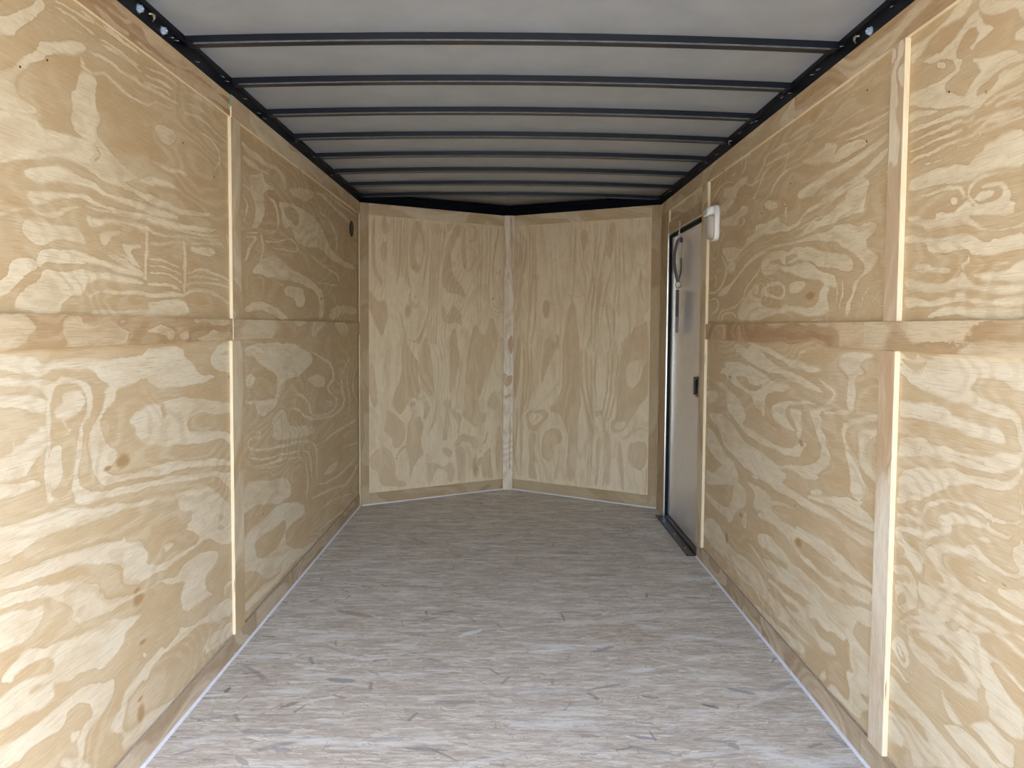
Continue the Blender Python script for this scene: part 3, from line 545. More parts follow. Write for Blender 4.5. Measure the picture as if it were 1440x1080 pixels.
 'R_up_mid': [('L', (2848,1936,2739,1936,2603,1925,2524,1945,2465,1947,2469,1950,2537,1953,2615,1934,2750,1946,2854,1940)), ('L', (3416,1949,3433,1981,3318,1973,3285,1991,3294,1994,3333,1982,3455,1989,3427,1951)), ('L', (3156,1922,3022,1923,2903,1922,2764,1909,2615,1915,2460,1910,2410,1922,2308,1931,2312,1934,2419,1928,2469,1916,2624,1922,2773,1917,2912,1930,3034,1932,3162,1926)), ('L', (3121,1892,2959,1882,2815,1876,2685,1875,2522,1872,2437,1869,2322,1876,2106,1870,2108,1873,2329,1883,2445,1876,2530,1880,2694,1883,2824,1884,2969,1891,3126,1896)), ('L', (3131,1939,3118,1915,3166,1887,3247,1851,3238,1848,3147,1880,3098,1910,3122,1938)), ('L', (2852,1908,2855,1888,2879,1838,2960,1797,2954,1795,2865,1834,2841,1885,2846,1906)), ('L', (3370,1981,3375,1953,3425,1921,3413,1917,3349,1946,3358,1978)), ('L', (2467,1974,2365,1963,2276,1981,2280,1984,2372,1969,2470,1977)), ('L', (2433,1930,2373,1937,2237,1936,2206,1947,2209,1949,2243,1941,2379,1942,2437,1932)), ('L', (2724,1829,2625,1817,2522,1822,2524,1844,2427,1817,2456,1789,2424,1760,2520,1785,2564,1777,2672,1804)), ('L', (2436,1793,2357,1796,2265,1790,2229,1774,2237,1764,2317,1762,2404,1760,2455,1767)), ('L', (2459,1841,2338,1831,2230,1823,2111,1827,2113,1829,2235,1829,2343,1837,2461,1843)), ('L', (2367,1810,2229,1800,2109,1800,2111,1802,2233,1804,2369,1812)), ('L', (2643,1737,2517,1740,2373,1745,2228,1754,2147,1765,2100,1769,2099,1754,2177,1742,2244,1734,2333,1720,2451,1709,2559,1703,2628,1687,2753,1694,2755,1723)), ('L', (2556,1661,2428,1670,2313,1687,2192,1714,2098,1735,2097,1720,2158,1699,2240,1677,2312,1674,2407,1662,2489,1650)), ('L', (2365,1630,2348,1656,2274,1659,2223,1670,2205,1654,2218,1605)), ('L', (2123,1661,2098,1666,2102,1643,2097,1641,2090,1668,2126,1663)), ('L', (3891,1887,3783,1914,3672,1925,3543,1904,3543,1908,3688,1938,3816,1926,3908,1892)), ('L', (3722,1860,3702,1909,3563,1884,3500,1898,3418,1900,3338,1891,3356,1871,3455,1859,3560,1833)), ('L', (3510,1969,3552,1942,3658,1968,3660,1965,3539,1934,3500,1966)), ('L', (3251,1781,3159,1810,3129,1860,3022,1877,3028,1880,3147,1867,3179,1816,3260,1784)), ('L', (3043,1757,2979,1798,2892,1812,2840,1823,2847,1827,2907,1820,2998,1805,3053,1760)), ('L', (2817,1799,2805,1772,2841,1754,2836,1752,2792,1769,2811,1799)), ('L', (3944,1864,3810,1909,3675,1925,3685,1930,3838,1919,3958,1868)), ('L', (3744,1840,3561,1848,3520,1885,3417,1891,3476,1852,3536,1813,3623,1788,3740,1785,3767,1816)), ('L', (3739,1765,3511,1758,3389,1777,3310,1758,3327,1731,3446,1730,3464,1696,3617,1709,3736,1731)), ('L', (3113,1744,3031,1747,2952,1718,2950,1697,3044,1700,3111,1722)), ('L', (2926,1728,2872,1694,2885,1666,2855,1625,2846,1625,2864,1663,2853,1693,2919,1729)), ('L', (3420,1890,3279,1837,3218,1844,3084,1837,3088,1841,3230,1853,3277,1845,3414,1892)), ('L', (3158,1667,3073,1655,3042,1667,2948,1665,2931,1641,2829,1612,2748,1616,2673,1644,2578,1648,2511,1656,2407,1664,2321,1674,2267,1680,2223,1671,2283,1659,2406,1651,2510,1642,2624,1637,2697,1624,2721,1598,2827,1592,2944,1606,3137,1608,3279,1595,3394,1583,3474,1547,3605,1539,3629,1561,3702,1601,3704,1621,3521,1608,3415,1585,3337,1601,3339,1631,3209,1633,3211,1662)), ('L', (3407,1723,3374,1713,3390,1694,3445,1694,3442,1691,3374,1688,3355,1712,3403,1725)), ('L', (3469,1539,3385,1555,3271,1567,3165,1579,3031,1576,2940,1587,2824,1578,2742,1583,2618,1596,2573,1603,2443,1595,2444,1598,2577,1609,2626,1602,2750,1589,2829,1585,2946,1593,3039,1583,3174,1587,3284,1575,3400,1562,3478,1543)), ('L', (2744,1566,2669,1581,2622,1599,2552,1594,2445,1618,2405,1629,2346,1633,2357,1651,2301,1658,2239,1663,2213,1654,2211,1618,2243,1591,2234,1578,2296,1579,2343,1577,2402,1582,2441,1565,2550,1571,2643,1564,2825,1561)), ('L', (2824,1551,2743,1552,2643,1554,2549,1552,2461,1550,2421,1563,2341,1556,2266,1530,2214,1539,2172,1537,2150,1515,2211,1495,2210,1479,2142,1441,2137,1429,2172,1401,2238,1377,2272,1355,2288,1314,2304,1281,2332,1269,2334,1303,2299,1335,2292,1372,2222,1392,2215,1416,2270,1453,2336,1476,2385,1485,2397,1504,2502,1520,2559,1535,2691,1541,2796,1537,2910,1544,3033,1546,3131,1534,3237,1520,3387,1479,3530,1438,3594,1402,3711,1394,3784,1391,3713,1421,3552,1439,3388,1497,3312,1533,3167,1549,3034,1557,2941,1563)), ('L', (2822,1520,2768,1530,2616,1514,2522,1490,2394,1471,2306,1452,2286,1430,2294,1406,2332,1408,2412,1427,2541,1437,2589,1464,2713,1480,2819,1474,2875,1468,2936,1500,3061,1489,3126,1455,3129,1500,3114,1521,3001,1538,2894,1535,2836,1516)), ('D', (2835,1506,2714,1495,2820,1489,2847,1471,2863,1493)), ('L', (3127,1477,2998,1494,2890,1470,2804,1463,2661,1471,2576,1445,2540,1423,2421,1410,2403,1366,2460,1373,2492,1366,2516,1394,2633,1406,2817,1438,2934,1462,3074,1440)), ('L', (3105,1403,2992,1418,2901,1415,2856,1395,2846,1353,2895,1339,2988,1353,3119,1364,3117,1324,2893,1308,2837,1332,2808,1316,2601,1301,2533,1322,2525,1368,2492,1375,2459,1364,2479,1338,2454,1280,2648,1278,2807,1301,2863,1286,3014,1283,3182,1263,3412,1271,3456,1302,3377,1350,3283,1394,3194,1425,3157,1411,3155,1377,3208,1373,3246,1392,3136,1353)), ('D', (3055,1400,2930,1404,2877,1391,2868,1359,2957,1357,3053,1378)), ('D', (2824,1347,2653,1350,2605,1358,2538,1396,2524,1358,2569,1337,2602,1306,2727,1316,2809,1331)), ('L', (2814,1403,2682,1405,2644,1393,2704,1362,2811,1357)), ('S', (2605,1348,45,14)), ('L', (2408,1405,2400,1283,2394,1283,2402,1405)), ('L', (2363,1394,2373,1339,2385,1283,2379,1283,2359,1338,2357,1393)), ('L', (2187,1290,2145,1316,2117,1346,2122,1348,2155,1319,2192,1292)), ('L', (2255,1264,2229,1311,2165,1364,2113,1392,2116,1393,2173,1367,2239,1314,2260,1264)), ('L', (2153,1270,2121,1308,2094,1334,2097,1335,2129,1310,2157,1271)), ('L', (3694,1266,3669,1296,3525,1306,3459,1276,3449,1278,3517,1314,3690,1303,3708,1267)), ('L', (3769,1266,3696,1317,3495,1325,3368,1354,3312,1406,3152,1460,3125,1510,3134,1512,3170,1465,3333,1410,3388,1358,3506,1332,3715,1324,3781,1268)), ('L', (3939,1381,3813,1381,3772,1362,3792,1324,3938,1291,3929,1288,3766,1319,3742,1362,3805,1388,3942,1384)), ('L', (3731,1589,3640,1529,3659,1473,3796,1415,3944,1413,3942,1409,3775,1408,3632,1468,3613,1528,3720,1590)), ('L', (3938,1638,3912,1592,3774,1553,3769,1554,3894,1593,3928,1637)), ('L', (3956,1546,3854,1517,3801,1474,3844,1442,3835,1441,3781,1472,3836,1519,3951,1548)), ('L', (3610,1540,3635,1490,3696,1454,3686,1453,3612,1487,3599,1539)), ('L', (3605,1539,3516,1545,3472,1522,3491,1486,3601,1494)), ('L', (3962,1696,3829,1707,3615,1708,3619,1711,3839,1713,3968,1699)), ('S', (2862,1691,9,3)), ('S', (3140,1706,10,3)), ('L', (2599,1262,2421,1264,2322,1272,2323,1274,2422,1268,2599,1264)), ],
 'R_low_mid': [('L', (3467,1163,3384,1159,3265,1138,3248,1162,3121,1148,3052,1122,2938,1094,2819,1075,2710,1071,2634,1061,2537,1040,2469,1023,2607,1025,2789,1046,2906,1064,3098,1064,3360,1111,3465,1138)), ('L', (3305,1173,3175,1164,3038,1162,2912,1144,2851,1125,2637,1119,2624,1105,2496,1107,2517,1088,2635,1085,2793,1097,2910,1117,3004,1135)), ('L', (3662,1066,3504,1083,3204,1070,3063,1049,2965,1034,2788,1031,2787,1010,2931,988,3024,969,3055,932,3036,895,3067,869,3086,895,3174,909,3195,942,3349,964,3496,978,3564,992,3611,1015,3706,1016,3660,1036,3568,1050)), ('D', (3477,1017,3275,1024,3255,1002,3162,991,3077,1009,3076,992,3215,963,3350,982)), ('L', (3256,1019,3165,1034,3078,1026,3093,996,3198,991,3264,1004)), ('L', (3085,836,2989,830,2908,830,2902,835,2976,841,3079,842)), ('L', (3968,985,3760,963,3590,917,3563,854,3385,804,3225,783,3082,775,2888,756,2798,761,2797,764,2881,761,3073,780,3216,788,3371,810,3544,858,3572,921,3745,968,3962,988)), ('L', (3804,976,3608,969,3471,935,3306,919,3282,849,3338,818,3259,804,3114,801,2980,792,2887,790,2772,793,2668,834,2645,867,2776,858,2893,874,2955,888,2958,931,2898,948,2784,965,2604,987,2533,985,2544,977,2677,965,2810,947,2837,923,2778,889,2696,859,2695,840,2619,841,2593,831,2642,813,2665,780,2770,762,2885,764,3077,766,3220,774,3378,801,3463,828,3577,867,3558,921,3702,956)), ('D', (3450,931,3366,914,3323,881,3282,849,3150,813,2980,803,2887,801,2830,820,2776,848,2890,843,3015,837,3117,846,3153,865,3192,895,3306,913,3388,936)), ('L', (2782,939,2650,944,2674,921,2646,886,2656,845,2697,869,2739,904)), ('L', (2602,959,2510,973,2403,989,2402,980,2487,962,2508,950,2485,935,2494,906,2459,884,2458,857,2413,832,2411,793,2474,767,2517,750,2471,736,2634,708,2686,722,2881,706,3037,677,2942,705,2688,746,2566,774,2498,804,2478,840,2503,868,2539,900,2576,933)), ('L', (2463,981,2396,1005,2381,1036,2443,1055,2513,1067,2519,1063,2456,1047,2400,1032,2413,1008,2469,984)), ('L', (2650,947,2464,978,2402,997,2405,999,2468,983,2651,950)), ('L', (2487,962,2402,976,2304,991,2257,988,2351,964,2475,954)), ('L', (2372,1131,2363,1153,2325,1163,2140,1169,2147,1153,2214,1138,2221,1118,2186,1112,2203,1103,2255,1091,2263,1070,2253,1054,2257,988,2304,991,2308,1050,2311,1092,2371,1118)), ('L', (2339,940,2265,966,2178,984,2105,997,2104,981,2211,960,2282,939,2318,904,2277,860,2221,844,2202,823,2182,783,2270,764,2274,818,2295,848,2326,886)), ('L', (2236,936,2102,958,2109,934,2165,910,2172,889,2171,873,2136,855,2098,835,2096,800,2150,813,2194,833,2222,852,2224,893)), ('L', (3960,914,3749,931,3722,899,3820,849,3927,852)), ('L', (3896,798,3668,824,3461,790,3333,745,3144,733,2975,721,2881,706,2765,697,2876,637,3066,620,3246,626,3450,651,3585,668,3634,694,3686,747,3840,769)), ('L', (3945,727,3810,717,3706,690,3606,638,3448,626,3382,588,3358,537,3642,478,3921,419,3928,498,3793,502,3696,555,3601,573,3775,596,3938,627)), ('L', (2716,1155,2640,1157,2639,1148)), ('S', (2653,831,22,13)), ('S', (3656,674,14,7)), ('S', (3531,1007,35,5)), ('L', (3227,614,3067,628,2967,620,2908,659,2790,647,2681,650,2605,642,2488,651,2380,641,2280,632,2189,631,2106,635,2100,617,2154,609,2242,617,2338,625,2442,625,2555,620,2653,607,2733,623,2874,613,3000,624,3135,608)), ('L', (3262,577,3133,585,2981,584,2932,562,2785,586,2677,591,2602,599,2690,583,2813,574,2871,565,2961,528,2852,511,2753,516,2685,514,2686,531,2598,533,2481,541,2393,535,2293,534,2200,521,2106,516,2105,501,2189,492,2271,490,2349,490,2434,500,2547,494,2645,500,2709,472,2694,451,2616,445,2555,449,2473,432,2366,441,2269,465,2146,491,2104,489,2103,462,2186,440,2267,431,2287,442,2365,419,2428,420,2495,425,2590,424,2667,439,2748,446,2777,469,2864,471,2958,485,3057,493,3126,483,3163,497,3130,545)), ('L', (2606,652,2490,682,2384,697,2287,724,2249,720,2213,724,2178,728,2203,710,2135,702,2109,685,2103,659,2191,659,2282,661,2382,671,2511,655)), ('L', (2272,786,2184,812,2179,732,2240,730,2269,749)), ('L', (2185,828,2102,835,2101,812,2167,815)), ('L', (2571,683,2492,705,2468,692,2559,672)), ('L', (3100,368,3034,409,2922,428,2890,405,2802,409,2729,380,2612,387,2493,384,2425,375,2228,407,2101,443,2100,416,2420,291,2442,300,2582,300,2737,290,2851,283,2944,290,3027,309,2978,318,2884,326,2769,347,2742,365,2857,361,2949,360,3046,343)), ('L', (2957,253,2879,252,2762,255,2655,264,2486,279,2463,274,2601,220,2654,244,2789,230,2849,246,2940,236)), ('L', (3936,243,3726,289,3601,260,3507,227,3376,221,3238,244,3091,243,3005,226,2937,193,2787,194,2676,190,2840,126,2981,133,3068,158,3212,156,3413,152,3592,135,3845,137,3957,156)), ('D', (3617,155,3414,158,3233,173,3103,163,3015,143,2842,157,2901,119,3098,101,3228,114,3368,109)), ('L', (3596,133,3422,146,3297,131,3110,153,3039,121,2873,128,2868,132,3023,130,3095,163,3281,141,3404,157,3588,138)), ('L', (3228,318,3122,301,3033,282,2950,275,2854,275,2848,279,2937,284,3018,291,3105,310,3220,323)), ('L', (3912,226,3704,196,3467,184,3237,195,3232,199,3452,194,3684,205,3902,231)), ('L', (3947,387,3707,376,3519,388,3458,460,3422,557,3359,545,3259,541,3254,470,3370,423,3450,353,3514,323,3538,350,3680,342,3888,349)), ('L', (3258,445,3276,356,3295,386,3248,446,3257,445,3318,381,3255,359,3247,447)), ('L', (3108,475,2991,504,2867,503,2836,494,2957,468,3072,461)), ('S', (2663,475,35,20)), ('S', (3531,247,27,29)), ('S', (3329,409,24,12)), ('L', (2934,152,2843,169,2728,166,2597,164,2524,165,2547,155,2647,143,2783,139,2886,137)), ('L', (2787,206,2678,216,2603,245,2506,235,2459,221,2353,234,2321,216,2370,190,2434,185,2480,203,2574,188,2650,192)), ('L', (2605,274,2511,308,2421,314,2318,323,2260,316,2231,302,2258,295,2276,275,2356,277,2417,256,2462,261)), ('L', (2423,341,2263,374,2175,404,2100,417,2106,387,2147,374,2199,374,2224,339,2205,322,2151,307,2100,301,2104,236,2118,189,2169,180,2159,168,2116,161,2107,154,2148,129,2163,96,2244,83,2293,85,2405,65,2345,121,2246,104,2229,142,2250,166,2252,200,2198,216,2235,233,2229,274,2259,304,2358,307)), ('L', (3098,91,2963,107,2838,101,2646,133,2570,126,2593,97,2722,76,2837,75,2992,57,3130,44)), ('L', (2461,80,2409,136,2387,119,2396,92)), ],
 'R_up_near': [('L', (1774,1990,1728,1971,1742,1960,1756,1950,1771,1941,1802,1944,1834,1950,1876,1952,1910,1943,1918,1932,1945,1922,1977,1913,1996,1920,2003,1952,1975,1957,1929,1955,1877,1961,1843,1965,1820,1976)), ('L', (1710,1963,1556,1898,1553,1858,1578,1874,1588,1890,1622,1896,1669,1911,1705,1931,1720,1946)), ('L', (1719,1940,1697,1922,1671,1891,1650,1874,1684,1868,1715,1867,1729,1857,1751,1869,1722,1872,1709,1888,1713,1901,1736,1910,1754,1905,1779,1891,1794,1878,1785,1859,1769,1854,1772,1835,1779,1824,1814,1819,1834,1812,1833,1793,1800,1783,1776,1769,1749,1761,1738,1771,1724,1784,1696,1797,1697,1805,1735,1844,1713,1834,1664,1819,1617,1813,1549,1783,1548,1773,1584,1784,1615,1780,1644,1779,1674,1772,1695,1770,1708,1757,1707,1744,1728,1731,1994,1806,1991,1841,1921,1829,1868,1825,1827,1830,1787,1835,1813,1867,1871,1880,1944,1902,1925,1903,1899,1901,1839,1899,1815,1904,1785,1917,1762,1926,1748,1938,1730,1940)), ('L', (1581,1826,1579,1841,1558,1845,1552,1843,1550,1811)), ('L', (1634,1768,1612,1769,1583,1765,1548,1767,1547,1755,1582,1747,1613,1745,1639,1741,1665,1736,1692,1727,1699,1722,1728,1731,1715,1749,1680,1749,1662,1746,1643,1752,1624,1763)), ('L', (1670,1722,1624,1726,1580,1725,1545,1727,1546,1728,1582,1729,1626,1730,1672,1724)), ('L', (1607,1713,1566,1714,1544,1712,1545,1715,1570,1720,1609,1717)), ('L', (1639,1707,1591,1706,1543,1697,1544,1699,1593,1710,1641,1709)), ('L', (1871,1877,1837,1870,1828,1853,1862,1858)), ('S', (1672,1750,6,5)), ('S', (1814,1792,2,1)), ('L', (1993,1793,1927,1777,1847,1760,1864,1758,1944,1770,1982,1773,1996,1764)), ('L', (1988,1740,1939,1737,1877,1733,1802,1727,1740,1719,1724,1721,1698,1725,1701,1729,1732,1731,1745,1729,1807,1737,1883,1744,1947,1748,1992,1745)), ('L', (1987,1713,1921,1715,1859,1712,1810,1710,1771,1709,1732,1701,1715,1709,1717,1711,1736,1707,1773,1715,1813,1716,1863,1717,1925,1721,1990,1716)), ('L', (1986,1689,1918,1687,1874,1689,1808,1687,1762,1688,1764,1691,1812,1693,1879,1696,1924,1694,1988,1693)), ('L', (1983,1661,1935,1664,1890,1659,1838,1666,1790,1664,1767,1665,1729,1660,1685,1672,1666,1681,1620,1675,1541,1675,1543,1678,1624,1682,1671,1688,1693,1678,1734,1667,1771,1672,1795,1671,1845,1674,1895,1666,1941,1672,1987,1665)), ('L', (1739,1685,1695,1692,1668,1691,1609,1685,1548,1681,1549,1683,1611,1689,1671,1695,1699,1697,1741,1687)), ('L', (1936,1647,1890,1643,1830,1640,1773,1639,1774,1652,1736,1646,1699,1653,1694,1664,1666,1659,1639,1665,1589,1665,1541,1665,1542,1667,1591,1669,1642,1669,1669,1663,1697,1668,1704,1656,1739,1650,1778,1657,1778,1643,1833,1644,1893,1648,1937,1649)), ('L', (1982,1620,1917,1622,1864,1625,1797,1616,1770,1617,1746,1606,1731,1598,1710,1613,1686,1618,1673,1635,1632,1636,1620,1645,1588,1643,1540,1635,1535,1561,1584,1567,1629,1573,1683,1577,1707,1571,1733,1572,1771,1572,1819,1581,1861,1582,1914,1585,1985,1590)), ('L', (1998,1566,1939,1562,1876,1561,1834,1563,1801,1562,1763,1558,1750,1547,1743,1534,1740,1533,1744,1548,1762,1561,1803,1567,1836,1568,1879,1566,1942,1567,1999,1568)), ('L', (1726,1535,1722,1547,1712,1560,1688,1566,1647,1564,1602,1562,1535,1553,1535,1554,1603,1565,1649,1568,1691,1570,1716,1563,1727,1549,1728,1536)), ('L', (1724,1532,1703,1517,1684,1500,1679,1486,1676,1486,1679,1500,1699,1519,1723,1533)), ('L', (1796,1536,1785,1541,1765,1535,1764,1528,1784,1528)), ('L', (1705,1527,1680,1534,1646,1532,1636,1526,1645,1519,1679,1517)), ('L', (1688,1544,1664,1548,1630,1548,1607,1546,1581,1531,1571,1517,1580,1502,1552,1490,1563,1488,1565,1470,1692,1488,1714,1498,1693,1508,1645,1509,1618,1511,1600,1524,1620,1540,1653,1544)), ('L', (1745,1516,1730,1525,1715,1520,1699,1496,1713,1492,1778,1501)), ('S', (1849,1728,3,2)), ('L', (1849,1514,1729,1500,1692,1493,1721,1495,1713,1481,1690,1467,1672,1456,1608,1449,1564,1448,1529,1453,1528,1443,1564,1442,1608,1443,1668,1449,1697,1459,1712,1469,1735,1476,1773,1478,1830,1478,1899,1482,1909,1493,1985,1509,1986,1521,1938,1517,1882,1502,1848,1502)), ('L', (1993,1476,1954,1479,1925,1466,1845,1454,1787,1452,1733,1451,1703,1442,1674,1426,1646,1425,1640,1432,1594,1429,1528,1435,1526,1403,1567,1398,1611,1396,1658,1392,1700,1398,1716,1411,1731,1421,1762,1420,1793,1414,1851,1417,1869,1423,1882,1432,1887,1440,1933,1450,1991,1456)), ('L', (1944,1401,1885,1398,1875,1385,1840,1378,1790,1374,1782,1367,1806,1368,1848,1369,1874,1373,1910,1371,1938,1380)), ('L', (1721,1400,1718,1390,1752,1379,1733,1367,1730,1368,1743,1376,1710,1386,1717,1400)), ('L', (1636,1373,1604,1377,1566,1375,1572,1372,1603,1370,1629,1370)), ('L', (1559,1367,1524,1380,1522,1336,1570,1335,1618,1338,1668,1337,1690,1343,1705,1357,1683,1353,1649,1357,1609,1354,1571,1356)), ('L', (1985,1361,1942,1358,1900,1353,1838,1342,1780,1344,1746,1351,1743,1364,1719,1351,1704,1337,1682,1329,1633,1324,1575,1323,1521,1323,1520,1315,1574,1311,1613,1311,1660,1315,1703,1321,1748,1327,1787,1323,1845,1324,1907,1326,1974,1335)), ('L', (1987,1315,1939,1318,1906,1309,1861,1303,1819,1308,1770,1306,1763,1318,1725,1318,1720,1307,1680,1303,1632,1297,1567,1299,1520,1301,1518,1283,1566,1285,1614,1286,1679,1290,1716,1297,1762,1299,1810,1296,1843,1293,1905,1287,1986,1286)), ('L', (1890,1262,1868,1274,1817,1285,1753,1285,1701,1284,1651,1281,1598,1279,1566,1276,1518,1277,1517,1258,1663,1258,1699,1264,1745,1270,1792,1268,1841,1264,1867,1257)), ],
